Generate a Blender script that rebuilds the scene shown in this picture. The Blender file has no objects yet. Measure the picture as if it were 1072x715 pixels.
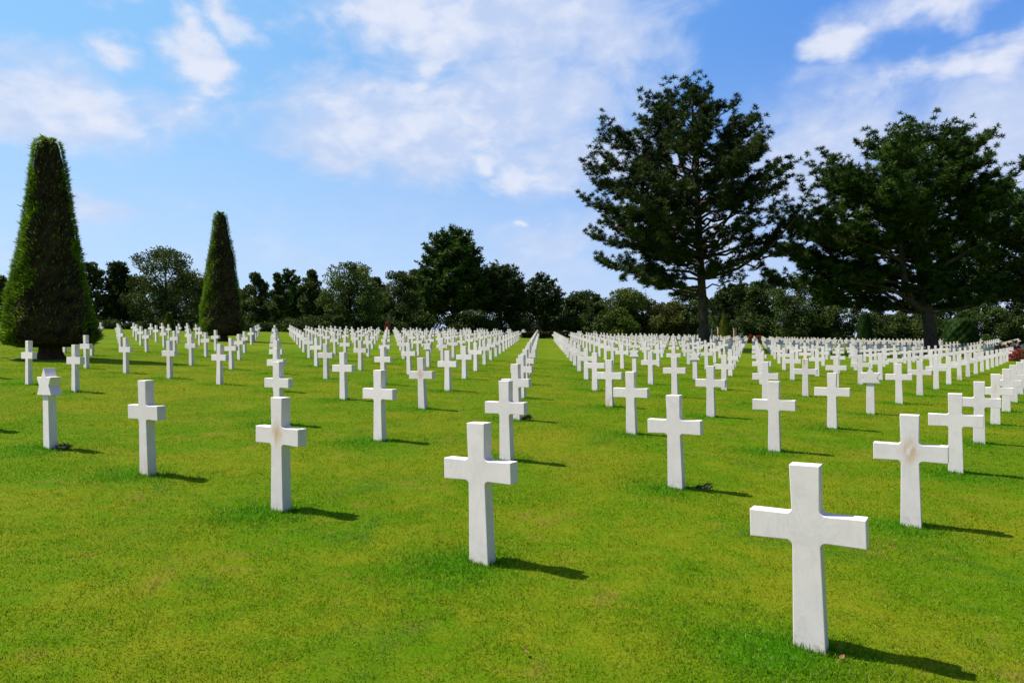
import bpy, bmesh, math, random
import numpy as np
from mathutils import Vector, Matrix, Euler

random.seed(7)
RNG = np.random.default_rng(11)
R = math.radians
scene = bpy.context.scene
COL = scene.collection

# ------------------------------------------------------------------ camera, sky, sun, exposure
EYE = 1.7138
cd = bpy.data.cameras.new("camera")
cam = bpy.data.objects.new("camera", cd)
COL.objects.link(cam)
cd.sensor_width = 36.0
cd.lens = 732.6 / 1072.0 * 36.0
cd.clip_start = 0.1
cd.clip_end = 8000
cam.matrix_world = (Matrix.Translation((0, 0, EYE))
                    @ Matrix.Rotation(math.pi / 2 + 0.00372, 4, 'X')
                    @ Matrix.Rotation(-0.01396, 4, 'Z'))
scene.camera = cam

SUN_AZ = math.atan2(-0.979, 0.203)          # clockwise from +Y
SUN_EL = R(57.3)
SUNV = Vector((math.sin(SUN_AZ) * math.cos(SUN_EL), math.cos(SUN_AZ) * math.cos(SUN_EL), math.sin(SUN_EL)))
SUN_STRENGTH = 5.0
SKY_STRENGTH = 0.10
EXPOSURE = 0.77

sl = bpy.data.lights.new("sun", 'SUN')
sl.energy = SUN_STRENGTH
sl.angle = R(0.55)
sl.color = (1.0, 0.95, 0.86)
so = bpy.data.objects.new("sun", sl)
so.rotation_euler = (-SUNV).to_track_quat('-Z', 'Y').to_euler()
so.location = (-40, 15, 60)
COL.objects.link(so)

vs = scene.view_settings
vs.view_transform = 'Standard'
vs.look = 'None'
vs.gamma = 1.0
vs.use_curve_mapping = False
vs.exposure = EXPOSURE
scene.display_settings.display_device = 'sRGB'


class NT:
    """small helper to write node trees"""
    def __init__(self, tree):
        self.t = tree
        tree.nodes.clear()

    def n(self, typ, ins=None, **props):
        nd = self.t.nodes.new(typ)
        for k, v in props.items():
            setattr(nd, k, v)
        for k, v in (ins or {}).items():
            s = nd.inputs[k]
            if isinstance(v, bpy.types.NodeSocket):
                self.t.links.new(v, s)
            else:
                s.default_value = v
        return nd

    def math(self, op, a, b=0.0, c=None, clamp=False):
        ins = {0: a, 1: b}
        if c is not None:
            ins[2] = c
        return self.n('ShaderNodeMath', ins, operation=op, use_clamp=clamp).outputs[0]

    def mix(self, f, a, b, blend='MIX'):
        nd = self.t.nodes.new('ShaderNodeMix')
        nd.data_type = 'RGBA'
        nd.blend_type = blend
        for idx, v in ((0, f), (6, a), (7, b)):
            s = nd.inputs[idx]
            if isinstance(v, bpy.types.NodeSocket):
                self.t.links.new(v, s)
            else:
                s.default_value = v if idx == 0 else ((*v, 1.0) if len(v) == 3 else v)
        return nd.outputs[2]

    def ramp(self, f, lo, hi, a=0.0, b=1.0, smooth=True):
        return self.n('ShaderNodeMapRange', {0: f, 1: lo, 2: hi, 3: a, 4: b},
                      interpolation_type='SMOOTHSTEP' if smooth else 'LINEAR').outputs[0]

    def noise(self, vec, scale, detail=3.0, rough=0.55, dist=0.0):
        ins = {'Scale': scale, 'Detail': detail, 'Roughness': rough, 'Distortion': dist}
        if vec is not None:
            ins['Vector'] = vec
        return self.n('ShaderNodeTexNoise', ins).outputs[0]


def build_world():
    w = bpy.data.worlds.new("World")
    scene.world = w
    w.use_nodes = True
    t = NT(w.node_tree)
    sky = t.n('ShaderNodeTexSky', sky_type='NISHITA', sun_disc=False, sun_elevation=SUN_EL,
              sun_rotation=SUN_AZ % (2 * math.pi), altitude=50.0, air_density=1.0, dust_density=0.6, ozone_density=2.0)
    d = t.n('ShaderNodeTexCoord').outputs['Generated']
    sep = t.n('ShaderNodeSeparateXYZ', {0: d})
    x, y, z = sep.outputs
    el = t.math('ARCSINE', z)
    az = t.math('ARCTAN2', x, y)
    # clear-sky colour: the physical sky blended with the clean strong blue of the photograph's air,
    # paler towards the sun's side and the horizon, deep overhead
    side = t.ramp(az, -0.62, 0.60)
    lowc = t.mix(side, SKY_LOW_SUN, SKY_LOW_FAR)
    highc = t.mix(side, SKY_HIGH_SUN, SKY_HIGH_FAR)
    grad = t.mix(t.ramp(el, 0.02, 0.42), lowc, highc)
    grad = t.mix(t.math('MAXIMUM', t.ramp(el, 0.45, 0.9), t.math('MULTIPLY', t.ramp(t.math('ABSOLUTE', az), 1.0, 1.7), 0.6)), grad, SKY_ZENITH)
    k = 1.0 / (SKY_STRENGTH * 2 ** EXPOSURE)
    grad = t.n('ShaderNodeVectorMath', {0: grad, 'Scale': k}, operation='SCALE').outputs[0]
    skyc = t.mix(0.80, sky.outputs[0], grad)
    p = t.n('ShaderNodeCombineXYZ', {0: az, 1: el, 2: 0.0}).outputs[0]
    # turbulence that frays the clouds
    warp = t.n('ShaderNodeTexNoise', {'Vector': p, 'Scale': 7.0, 'Detail': 4.0, 'Roughness': 0.6}).outputs[1]
    wv = t.n('ShaderNodeVectorMath', {0: warp, 1: (0.5, 0.5, 0.5)}, operation='SUBTRACT').outputs[0]
    wv = t.n('ShaderNodeVectorMath', {0: wv, 'Scale': 0.10}, operation='SCALE').outputs[0]
    pw = t.n('ShaderNodeVectorMath', {0: p, 1: wv}, operation='ADD').outputs[0]
    st = t.n('ShaderNodeVectorMath', {0: p, 1: (1.0, 1.7, 1.0)}, operation='MULTIPLY').outputs[0]
    n1 = t.noise(st, 7.5, 7.0, 0.58, 0.45)
    n2 = t.noise(st, 26.0, 4.0, 0.52, 0.2)

    def layer(blobs):
        cur = None
        for (px, py, rx, ry, rot, wgt) in blobs:
            ta = math.atan((px - 536) / 732.6)
            te = math.atan((360 - py) / 732.6 * math.cos(ta))
            m = t.n('ShaderNodeMapping', {'Vector': pw, 'Location': (ta, te, 0), 'Rotation': (0, 0, R(rot)),
                                          'Scale': (rx / 732.6, ry / 732.6, 1.0)}, vector_type='TEXTURE').outputs[0]
            g = t.n('ShaderNodeTexGradient', {'Vector': m}, gradient_type='SPHERICAL').outputs[1]
            g = t.math('MULTIPLY', g, wgt)
            cur = g if cur is None else t.math('MAXIMUM', cur, g)
        return cur
    soft = layer(SOFT_CLOUDS)
    puff = layer(PUFF_CLOUDS)
    e1 = t.math('ADD', t.math('MULTIPLY', soft, 1.1), t.math('MULTIPLY', t.math('SUBTRACT', n1, 0.5), 2.3))
    d1 = t.ramp(e1, 0.0, 1.0, 0.0, 0.86)
    e2 = t.math('ADD', t.math('MULTIPLY', puff, 1.0), t.math('MULTIPLY', t.math('SUBTRACT', n1, 0.5), 1.9))
    e2 = t.math('ADD', e2, t.math('MULTIPLY', t.math('SUBTRACT', n2, 0.5), 0.35))
    d2 = t.ramp(e2, 0.12, 0.95, 0.0, 0.92)
    # clear the sky where no cloud bank is
    d1 = t.math('MULTIPLY', d1, t.ramp(soft, 0.0, 0.25))
    d2 = t.math('MULTIPLY', d2, t.ramp(puff, 0.0, 0.25))
    dens = t.math('MAXIMUM', d1, d2)
    # thin everywhere-veil near the horizon
    veil = t.math('MULTIPLY', t.ramp(el, 0.30, 0.0), t.ramp(n1, 0.36, 0.70, 0.10, 0.55))
    dens = t.math('MAXIMUM', dens, veil)
    # unseen broken cloud, added overhead and behind the viewer to whiten the fill light
    away = t.math('MAXIMUM', t.ramp(el, 0.50, 0.95), t.ramp(t.math('ABSOLUTE', az), 0.85, 1.3))
    nb = t.noise(d, 2.6, 6.0, 0.6, 0.4)
    dens = t.math('MAXIMUM', dens, t.math('MULTIPLY', away, t.ramp(nb, 0.46, 0.66, 0.0, 0.5)))
    shade = t.ramp(t.math('ADD', n2, t.math('MULTIPLY', d2, 0.35)), 0.35, 0.95)
    cc = t.mix(shade, CLOUD_GREY, CLOUD_WHITE)
    cc = t.n('ShaderNodeVectorMath', {0: cc, 'Scale': k}, operation='SCALE').outputs[0]
    colr = t.mix(dens, skyc, cc)
    # out-of-view sky brightened sunward and dimmed opposite, shaped to contrast the headstone faces
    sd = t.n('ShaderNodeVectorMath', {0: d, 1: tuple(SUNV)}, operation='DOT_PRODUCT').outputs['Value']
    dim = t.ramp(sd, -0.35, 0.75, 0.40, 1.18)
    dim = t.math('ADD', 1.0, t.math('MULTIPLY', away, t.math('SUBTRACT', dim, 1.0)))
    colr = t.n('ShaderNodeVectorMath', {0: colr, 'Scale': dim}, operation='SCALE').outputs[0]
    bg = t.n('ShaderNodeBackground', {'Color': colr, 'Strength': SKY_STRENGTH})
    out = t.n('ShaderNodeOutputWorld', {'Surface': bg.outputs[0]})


SKY_LOW_SUN = (0.47, 0.69, 1.0)
SKY_LOW_FAR = (0.46, 0.61, 0.95)
SKY_HIGH_SUN = (0.27, 0.60, 1.0)
SKY_HIGH_FAR = (0.085, 0.30, 0.86)
SKY_ZENITH = (0.035, 0.10, 0.30)
CLOUD_GREY = (0.58, 0.68, 0.91)
CLOUD_WHITE = (0.81, 0.845, 0.965)
# (x, y, half-width, half-height, tilt, weight): bearings and heights read off the photograph, turned into azimuth and elevation
SOFT_CLOUDS = [(440, 125, 210, 85, 0, 1.3), (560, 105, 170, 95, 0, 1.2), (600, 165, 150, 55, 0, 1.0), (360, 140, 110, 60, 0, 1.0),
               (520, 10, 250, 75, 0, 1.5), (640, 40, 110, 75, 0, 1.1), (55, 100, 130, 60, -8, 1.1), (190, 105, 100, 55, 0, 0.75),
               (850, 160, 190, 75, 0, 1.0), (1050, 145, 120, 85, 0, 1.4), (590, 260, 110, 60, 0, 0.8), (700, 240, 150, 90, 0, 0.8),
               (120, 210, 130, 22, 0, 0.55), (960, 230, 180, 60, 0, 0.7), (960, 10, 120, 40, 0, 0.7)]
PUFF_CLOUDS = [(215, 52, 62, 38, -32, 1.2), (118, 46, 40, 26, 0, 1.0), (240, 14, 55, 24, -20, 0.9), (135, 2, 50, 12, 0, 0.8),
               (450, 80, 60, 45, 30, 1.0), (510, 166, 40, 24, 10, 1.1), (548, 186, 110, 24, 0, 0.85), (885, 52, 52, 30, 18, 1.0),
               (985, 12, 90, 30, 8, 1.0), (1025, 60, 105, 26, 16, 1.0), (420, 120, 130, 50, 0, 0.8), (440, 12, 210, 48, 0, 1.05),
               (550, 237, 18, 12, 0, 0.9), (580, 236, 14, 10, 0, 0.8), (90, 105, 100, 36, -10, 0.85), (205, 97, 22, 18, 0, 0.8)]
build_world()

# ------------------------------------------------------------------ terrain and burial lattice
GX, GY = -0.043282, 0.029042


def ground(x, y):
    x = np.asarray(x, float)
    y = np.asarray(y, float)
    xs = np.where(x > 22, 22 + 40 * np.tanh((x - 22) / 40.0), x)
    xs = np.where(x < -45, -45 + 20 * np.tanh((x + 45) / 20.0), xs)
    ys = np.where(y > 85, 85 + 25 * np.tanh((y - 85) / 25.0), y)
    ys = np.where(y < -40, -40 + 25 * np.tanh((y + 40) / 25.0), ys)
    return GX * xs + GY * ys


def gz(x, y):
    return float(ground(x, y))


O0 = np.array([1.60148, 3.80766])
RV = np.array([-1.831705, 1.212530])      # to the next headstone along a row
CV = np.array([0.154515, 3.725119])       # to the next row
ROWANG = math.atan2(-1.212530, 1.831705)  # the arms lie along the rows


def ij_xy(i, j):
    return O0 + i * RV + j * CV


# ------------------------------------------------------------------ mesh helpers
def tag(o, label=None, cat=None, group=None, kind=None):
    if label:
        o['label'] = label
    if cat:
        o['category'] = cat
    if group:
        o['group'] = group
    if kind:
        o['kind'] = kind
    return o


def link(name, me, mat=None, parent=None, loc=None):
    o = bpy.data.objects.new(name, me)
    COL.objects.link(o)
    if mat is not None:
        me.materials.append(mat)
    if parent is not None:
        o.parent = parent
    if loc is not None:
        o.location = loc
    return o


def empty(name, loc, rz=0.0):
    o = bpy.data.objects.new(name, None)
    o.empty_display_size = 0.2
    o.location = loc
    o.rotation_euler = (0, 0, rz)
    COL.objects.link(o)
    return o


def np_mesh(name, verts, k, attrs=None, smooth=False):
    """verts (N*k,3): N separate k-gons"""
    verts = np.ascontiguousarray(verts, np.float32)
    nv = len(verts)
    nf = nv // k
    me = bpy.data.meshes.new(name)
    me.vertices.add(nv)
    me.vertices.foreach_set('co', verts.ravel())
    me.loops.add(nv)
    me.loops.foreach_set('vertex_index', np.arange(nv, dtype=np.int32))
    me.polygons.add(nf)
    me.polygons.foreach_set('loop_start', np.arange(0, nv, k, dtype=np.int32))
    me.polygons.foreach_set('loop_total', np.full(nf, k, np.int32))
    if smooth:
        me.polygons.foreach_set('use_smooth', np.ones(nf, bool))
    for an, arr in (attrs or {}).items():
        a = me.attributes.new(an, 'FLOAT', 'POINT')
        a.data.foreach_set('value', np.ascontiguousarray(arr, np.float32))
    me.update(calc_edges=True)
    return me


def unit(v):
    return v / np.maximum(np.linalg.norm(v, axis=-1, keepdims=True), 1e-9)


def kites(c, d, w_dir, length, width):
    """leaf shaped quads: from c along d, half width along w_dir"""
    length = np.asarray(length)[:, None]
    width = np.asarray(width)[:, None]
    a = c
    b = c + d * length * 0.45 + w_dir * width * 0.5
    t = c + d * length
    e = c + d * length * 0.45 - w_dir * width * 0.5
    return np.stack([a, b, t, e], 1).reshape(-1, 3)


def rand_unit(n, zlo=-1.0, zhi=1.0):
    z = RNG.uniform(zlo, zhi, n)
    a = RNG.uniform(0, 2 * math.pi, n)
    r = np.sqrt(np.maximum(0, 1 - z * z))
    return np.stack([r * np.cos(a), r * np.sin(a), z], 1)


class Tubes:
    def __init__(self):
        self.v, self.f = [], []

    def add(self, pts, rad, seg=7, cap=True):
        pts = [Vector(p) for p in pts]
        n = len(pts)
        base = len(self.v)
        prev = None
        for i, p in enumerate(pts):
            t = (pts[min(i + 1, n - 1)] - pts[max(i - 1, 0)]).normalized()
            if prev is None:
                s = t.orthogonal().normalized()
            else:
                s = (prev - t * prev.dot(t)).normalized()
            prev = s
            u = t.cross(s)
            for k in range(seg):
                a = 2 * math.pi * k / seg
                q = p + (s * math.cos(a) + u * math.sin(a)) * rad[i]
                self.v.append(q[:])
        for i in range(n - 1):
            for k in range(seg):
                a = base + i * seg + k
                b = base + i * seg + (k + 1) % seg
                self.f.append((a, b, b + seg, a + seg))
        if cap:
            self.f.append(tuple(base + (n - 1) * seg + k for k in range(seg)))

    def mesh(self, name):
        me = bpy.data.meshes.new(name)
        me.from_pydata(self.v, [], self.f)
        me.polygons.foreach_set('use_smooth', np.ones(len(self.f), bool))
        me.update()
        return me


# ------------------------------------------------------------------ materials
def new_mat(name):
    m = bpy.data.materials.new(name)
    m.use_nodes = True
    return m, NT(m.node_tree)


def mat_out(t, shader):
    t.n('ShaderNodeOutputMaterial', {'Surface': shader})


def foliage_mat(name, dark, mid, light, transl=0.22, rough=0.6, scale=0.9):
    m, t = new_mat(name)
    rnd = t.n('ShaderNodeAttribute', attribute_name='rnd').outputs['Fac']
    pos = t.n('ShaderNodeNewGeometry').outputs['Position']
    nz = t.noise(pos, scale, 2.0)
    f = t.math('ADD', t.math('MULTIPLY', rnd, 0.65), t.math('MULTIPLY', t.math('SUBTRACT', nz, 0.5), 1.1), clamp=True)
    c = t.mix(t.ramp(f, 0.0, 0.4), dark, mid)
    c = t.mix(t.ramp(f, 0.35, 0.8), c, light)
    b = t.n('ShaderNodeBsdfPrincipled', {'Base Color': c, 'Roughness': rough, 'Specular IOR Level': 0.08})
    tr = t.n('ShaderNodeBsdfTranslucent', {'Color': c})
    ms = t.n('ShaderNodeMixShader', {0: transl, 1: b.outputs[0], 2: tr.outputs[0]})
    mat_out(t, ms.outputs[0])
    return m


def bark_mat(name, a, b, scale=3.0):
    m, t = new_mat(name)
    pos = t.n('ShaderNodeNewGeometry').outputs['Position']
    v = t.n('ShaderNodeVectorMath', {0: pos, 1: (1.0, 1.0, 0.28)}, operation='MULTIPLY').outputs[0]
    n = t.noise(v, scale * 2.2, 5.0, 0.65, 0.6)
    c = t.mix(t.ramp(n, 0.32, 0.68), a, b)
    bp = t.n('ShaderNodeBump', {'Strength': 0.9, 'Distance': 0.08, 'Height': n})
    p = t.n('ShaderNodeBsdfPrincipled', {'Base Color': c, 'Roughness': 0.9, 'Normal': bp.outputs[0], 'Specular IOR Level': 0.2})
    mat_out(t, p.outputs[0])
    return m


def plain_mat(name, a, b, scale=20.0, rough=0.7):
    m, t = new_mat(name)
    pos = t.n('ShaderNodeNewGeometry').outputs['Position']
    n = t.noise(pos, scale, 4.0)
    c = t.mix(t.ramp(n, 0.3, 0.7), a, b)
    p = t.n('ShaderNodeBsdfPrincipled', {'Base Color': c, 'Roughness': rough})
    mat_out(t, p.outputs[0])
    return m


def grass_mat():
    m, t = new_mat('lawn_grass')
    geo = t.n('ShaderNodeNewGeometry')
    pos = t.n('ShaderNodeVectorMath', {0: geo.outputs['Position'], 1: (1, 1, 0)}, operation='MULTIPLY').outputs[0]
    rnd = t.n('ShaderNodeAttribute', attribute_name='rnd').outputs['Fac']
    lush = t.n('ShaderNodeAttribute', attribute_name='lush').outputs['Fac']
    n0 = t.noise(pos, 0.16, 3.0)
    n1 = t.noise(pos, 0.75, 4.0, 0.6, 0.4)
    n2 = t.noise(pos, 4.5, 3.0, 0.65)
    n3 = t.noise(pos, 38.0, 2.0, 0.7)
    s = t.math('ADD', t.math('MULTIPLY', n1, 0.55), t.math('MULTIPLY', n2, 0.35))
    s = t.math('ADD', s, t.math('MULTIPLY', n0, 0.45))
    s = t.math('ADD', s, t.math('MULTIPLY', t.math('SUBTRACT', rnd, 0.5), 0.18))
    f = t.ramp(s, 0.53, 0.80)
    c = t.mix(f, GRASS_GREEN, GRASS_OLIVE)
    # clover and coarser darker grass in irregular patches
    clov = t.math('MULTIPLY', t.ramp(t.noise(pos, 0.55, 5.0, 0.65, 1.0), 0.54, 0.68), t.ramp(n2, 0.35, 0.6))
    c = t.mix(t.math('MULTIPLY', clov, 0.7), c, (0.058, 0.170, 0.010))
    c = t.mix(t.math('MULTIPLY', lush, 0.9), c, GRASS_LUSH)
    # worn straw coloured spots, kept away from the longer grass
    dry = t.math('MULTIPLY', t.ramp(t.noise(pos, 1.3, 5.0, 0.7, 0.8), 0.54, 0.70), t.ramp(n2, 0.42, 0.62))
    dry = t.math('MULTIPLY', dry, t.math('SUBTRACT', 1.0, lush, clamp=True))
    c = t.mix(t.math('MULTIPLY', dry, 0.75), c, GRASS_DRY)
    strawf = t.math('GREATER_THAN', rnd, 0.90)
    c = t.mix(t.math('MULTIPLY', strawf, 0.6), c, (0.27, 0.27, 0.075))
    val = t.math('ADD', 0.68, t.math('MULTIPLY', rnd, 0.74))
    val = t.math('MULTIPLY', val, t.ramp(n3, 0.3, 0.7, 0.86, 1.12))
    vc = t.n('ShaderNodeCombineXYZ', {0: val, 1: val, 2: val}).outputs[0]
    c = t.mix(1.0, c, vc, 'MULTIPLY')
    bp = t.n('ShaderNodeBump', {'Strength': 0.3, 'Distance': 0.015, 'Height': n3})
    b = t.n('ShaderNodeBsdfPrincipled', {'Base Color': c, 'Roughness': 0.85, 'Specular IOR Level': 0.04, 'Normal': bp.outputs[0]})
    tr = t.n('ShaderNodeBsdfTranslucent', {'Color': c})
    ms = t.n('ShaderNodeMixShader', {0: 0.5, 1: b.outputs[0], 2: tr.outputs[0]})
    mat_out(t, ms.outputs[0])
    return m


GRASS_GREEN = (0.108, 0.222, 0.003)
GRASS_OLIVE = (0.222, 0.255, 0.009)
GRASS_LUSH = (0.055, 0.215, 0.003)
GRASS_DRY = (0.27, 0.195, 0.045)


def marble_mat():
    m, t = new_mat('white_marble')
    obc = t.n('ShaderNodeTexCoord').outputs['Object']
    oi = t.n('ShaderNodeObjectInfo')
    r = oi.outputs['Random']
    off = t.n('ShaderNodeCombineXYZ', {0: t.math('MULTIPLY', r, 37.0), 1: t.math('MULTIPLY', r, 91.0), 2: t.math('MULTIPLY', r, 53.0)}).outputs[0]
    p = t.n('ShaderNodeVectorMath', {0: obc, 1: off}, operation='ADD').outputs[0]
    sep = t.n('ShaderNodeSeparateXYZ', {0: obc})
    x, y, z = sep.outputs
    n1 = t.noise(p, 4.0, 5.0, 0.6, 0.8)
    n2 = t.noise(p, 45.0, 3.0, 0.7)
    c = t.mix(t.ramp(n1, 0.35, 0.75), (0.875, 0.775, 0.775), (0.80, 0.71, 0.71))
    c = t.mix(t.ramp(n2, 0.60, 0.82, 0.0, 0.22), c, (0.55, 0.53, 0.49))
    tone = t.math('ADD', 0.905, t.math('MULTIPLY', r, 0.13))
    tc = t.n('ShaderNodeCombineXYZ', {0: tone, 1: tone, 2: t.math('SUBTRACT', tone, t.math('MULTIPLY', t.math('FRACT', t.math('MULTIPLY', r, 7.3)), 0.03))}).outputs[0]
    c = t.mix(1.0, c, tc, 'MULTIPLY')
    # grey veins of the stone and thin run-off streaks
    vq = t.n('ShaderNodeVectorMath', {0: p, 1: (1.0, 1.0, 0.55)}, operation='MULTIPLY').outputs[0]
    vein = t.math('ABSOLUTE', t.math('SUBTRACT', t.noise(vq, 5.0, 5.0, 0.6, 1.4), 0.5))
    c = t.mix(t.ramp(vein, 0.022, 0.0, 0.0, 0.22), c, (0.52, 0.52, 0.54))
    rq = t.n('ShaderNodeVectorMath', {0: p, 1: (1.0, 1.0, 0.06)}, operation='MULTIPLY').outputs[0]
    run = t.math('MULTIPLY', t.ramp(t.noise(rq, 26.0, 3.0, 0.6), 0.56, 0.75), t.ramp(n1, 0.40, 0.62))
    c = t.mix(t.math('MULTIPLY', run, 0.16), c, (0.50, 0.45, 0.36))
    # splashes of soil just above the turf
    splash = t.math('MULTIPLY', t.ramp(z, 0.13, 0.0), t.ramp(t.noise(p, 16.0, 5.0, 0.7), 0.46, 0.66))
    c = t.mix(t.math('MULTIPLY', splash, 0.65), c, (0.42, 0.36, 0.26))
    # grey weathering on upward faces
    c = t.mix(t.math('MULTIPLY', t.ramp(t.noise(p, 9.0, 4.0), 0.5, 0.75), 0.14), c, (0.58, 0.56, 0.50))
    # rust coloured stains some stones carry (strength is a property of the stone)
    sm = t.n('ShaderNodeAttribute', attribute_type='OBJECT', attribute_name='stain_middle').outputs['Fac']
    sb = t.n('ShaderNodeAttribute', attribute_type='OBJECT', attribute_name='stain_base').outputs['Fac']
    shd = t.n('ShaderNodeAttribute', attribute_type='OBJECT', attribute_name='stain_head').outputs['Fac']
    q = t.n('ShaderNodeVectorMath', {0: p, 1: (1.0, 1.0, 0.35)}, operation='MULTIPLY').outputs[0]
    blot = t.ramp(t.noise(q, 11.0, 4.0, 0.6, 1.2), 0.34, 0.58)
    gm = t.ramp(t.math('ADD', t.math('ABSOLUTE', t.math('MULTIPLY', x, 1.5)), t.math('ABSOLUTE', t.math('SUBTRACT', z, 0.68))), 0.20, 0.02)
    gb = t.ramp(z, 0.30, 0.02)
    gh = t.math('MULTIPLY', t.ramp(z, 0.66, 0.82), t.ramp(t.math('ABSOLUTE', x), 0.07, 0.02))
    k = t.math('MULTIPLY', t.math('MULTIPLY', gm, sm), blot)
    k = t.math('MAXIMUM', k, t.math('MULTIPLY', t.math('MULTIPLY', gb, sb), blot))
    k = t.math('MAXIMUM', k, t.math('MULTIPLY', t.math('MULTIPLY', gh, shd), blot))
    c = t.mix(k, c, (0.62, 0.40, 0.22))
    bp = t.n('ShaderNodeBump', {'Strength': 0.12, 'Distance': 0.004, 'Height': n2})
    b = t.n('ShaderNodeBsdfPrincipled', {'Base Color': c, 'Roughness': 0.55, 'Normal': bp.outputs[0], 'Specular IOR Level': 0.35})
    mat_out(t, b.outputs[0])
    return m


M_GRASS = grass_mat()
M_MARBLE = marble_mat()
M_PINE = foliage_mat('pine_needles', (0.016, 0.030, 0.008), (0.038, 0.064, 0.013), (0.075, 0.110, 0.022), 0.15, 0.6, 0.55)
M_PINE2 = foliage_mat('fresh_pine_needles', (0.018, 0.038, 0.006), (0.045, 0.090, 0.012), (0.10, 0.165, 0.022), 0.15, 0.6, 0.55)
M_OAK = foliage_mat('oak_leaves', (0.032, 0.050, 0.011), (0.064, 0.092, 0.019), (0.112, 0.140, 0.032), 0.22, 0.6, 0.5)
M_BRIGHT = foliage_mat('bright_leaves', (0.036, 0.060, 0.009), (0.076, 0.115, 0.017), (0.14, 0.18, 0.034), 0.25, 0.6, 0.5)
M_DARK = foliage_mat('dark_leaves', (0.026, 0.045, 0.011), (0.052, 0.082, 0.017), (0.095, 0.128, 0.027), 0.15, 0.65, 0.5)
M_OLIVE = foliage_mat('olive_leaves', (0.035, 0.045, 0.010), (0.085, 0.095, 0.018), (0.15, 0.15, 0.03), 0.25, 0.6, 0.5)
M_YEW = foliage_mat('yew_shoots', (0.065, 0.125, 0.006), (0.155, 0.265, 0.014), (0.235, 0.345, 0.028), 0.30, 0.6, 1.2)
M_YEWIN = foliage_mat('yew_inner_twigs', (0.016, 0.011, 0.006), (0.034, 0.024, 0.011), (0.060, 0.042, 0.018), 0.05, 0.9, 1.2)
M_TOPI = foliage_mat('golden_topiary_shoots', (0.06, 0.08, 0.008), (0.12, 0.15, 0.012), (0.18, 0.20, 0.02), 0.15, 0.6, 1.2)
M_TOPI2 = foliage_mat('clipped_green_shoots', (0.009, 0.026, 0.005), (0.018, 0.046, 0.006), (0.030, 0.064, 0.010), 0.15, 0.6, 1.2)
M_HEDGE = foliage_mat('low_hedge_leaves', (0.03, 0.03, 0.012), (0.06, 0.045, 0.018), (0.09, 0.06, 0.025), 0.15, 0.6, 1.2)
M_ROSELEAF = foliage_mat('rose_leaves', (0.03, 0.06, 0.01), (0.05, 0.09, 0.015), (0.08, 0.12, 0.02), 0.2, 0.6, 2.0)
M_ROSE = foliage_mat('red_rose_petals', (0.30, 0.015, 0.03), (0.52, 0.03, 0.06), (0.70, 0.08, 0.11), 0.2, 0.5, 3.0)
M_BARK = bark_mat('pine_bark', (0.030, 0.024, 0.018), (0.105, 0.078, 0.052))
M_BARK2 = bark_mat('grey_bark', (0.035, 0.030, 0.024), (0.10, 0.085, 0.065))
M_SOIL = plain_mat('bare_soil', (0.10, 0.065, 0.04), (0.17, 0.11, 0.07), 8.0, 0.95)
M_STONE = plain_mat('pink_stone', (0.36, 0.25, 0.20), (0.45, 0.32, 0.26), 6.0, 0.8)
M_POST = plain_mat('pale_post_paint', (0.70, 0.55, 0.40), (0.78, 0.66, 0.52), 6.0, 0.6)
M_DRYLEAF = plain_mat('dry_leaf', (0.16, 0.06, 0.025), (0.24, 0.10, 0.04), 60.0, 0.7)
M_STEMS = plain_mat('dried_stems', (0.05, 0.055, 0.018), (0.11, 0.09, 0.04), 60.0, 0.8)
M_CREAM = plain_mat('cream_petals', (0.62, 0.58, 0.34), (0.78, 0.76, 0.66), 60.0, 0.6)

# ------------------------------------------------------------------ headstones: where they stand
FIELD = [(-60, 44), (-29, 48), (-27, 56), (-23, 63), (-18, 71), (-12, 76), (-4, 81), (0.4, 76), (5, 76), (12, 84), (23, 98), (42, 106), (62, 108), (95, 100)]
FX = [p[0] for p in FIELD]
FY = [p[1] for p in FIELD]


def in_frame(x, y, pad=30):
    if y < 1.5:
        return False
    u = 536 + 732.6 * x / y
    return -pad < u < 1072 + pad


YEW1 = (-16.17, 24.51)
YEW2 = (-19.3, 46.6)
PINE1 = (17.08, 62.28)
PINE2 = (38.5, 64.5)
# plots left empty round the yews and in two short gaps of the second row
EMPTY = {(8, 3), (9, 3), (9, 2), (10, 2), (5, 1), (4, 1), (9, 6), (10, 6), (11, 7), (12, 8), (12, 7), (13, 3),
         (12, 4), (13, 4), (14, 4), (15, 4), (14, 5), (15, 5), (16, 5), (14, 3), (15, 3)}
stones = []
for i in range(-60, 40):
    for j in range(-40, 80):
        if (i, j) in EMPTY:
            continue
        x, y = ij_xy(i, j)
        if not in_frame(x, y):
            continue
        lim = np.interp(x, FX, FY)
        back = (88 < y < 100 and -9 < x < 11 and i not in (0,))
        if y > lim and not back:
            continue
        if math.hypot(x - YEW1[0], y - YEW1[1]) < 1.2 or math.hypot(x - YEW2[0], y - YEW2[1]) < 1.0:
            continue
        if math.hypot(x - PINE1[0], y - PINE1[1]) < 1.1 or math.hypot(x - PINE2[0], y - PINE2[1]) < 1.2:
            continue
        stones.append((y, i, j, x))
stones.sort()
STARS = {(4, 0), (-3, 4), (-2, 6), (-1, 6), (3, 5)}
# a headstone just outside the left and right of the frame still throws its shadow in
near_xy = np.array([ij_xy(i, j) for i in range(-12, 16) for j in range(-8, 14) if (i, j) not in EMPTY])
near_xy = near_xy[(near_xy[:, 1] > -2) & (near_xy[:, 1] < 45)]


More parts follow.
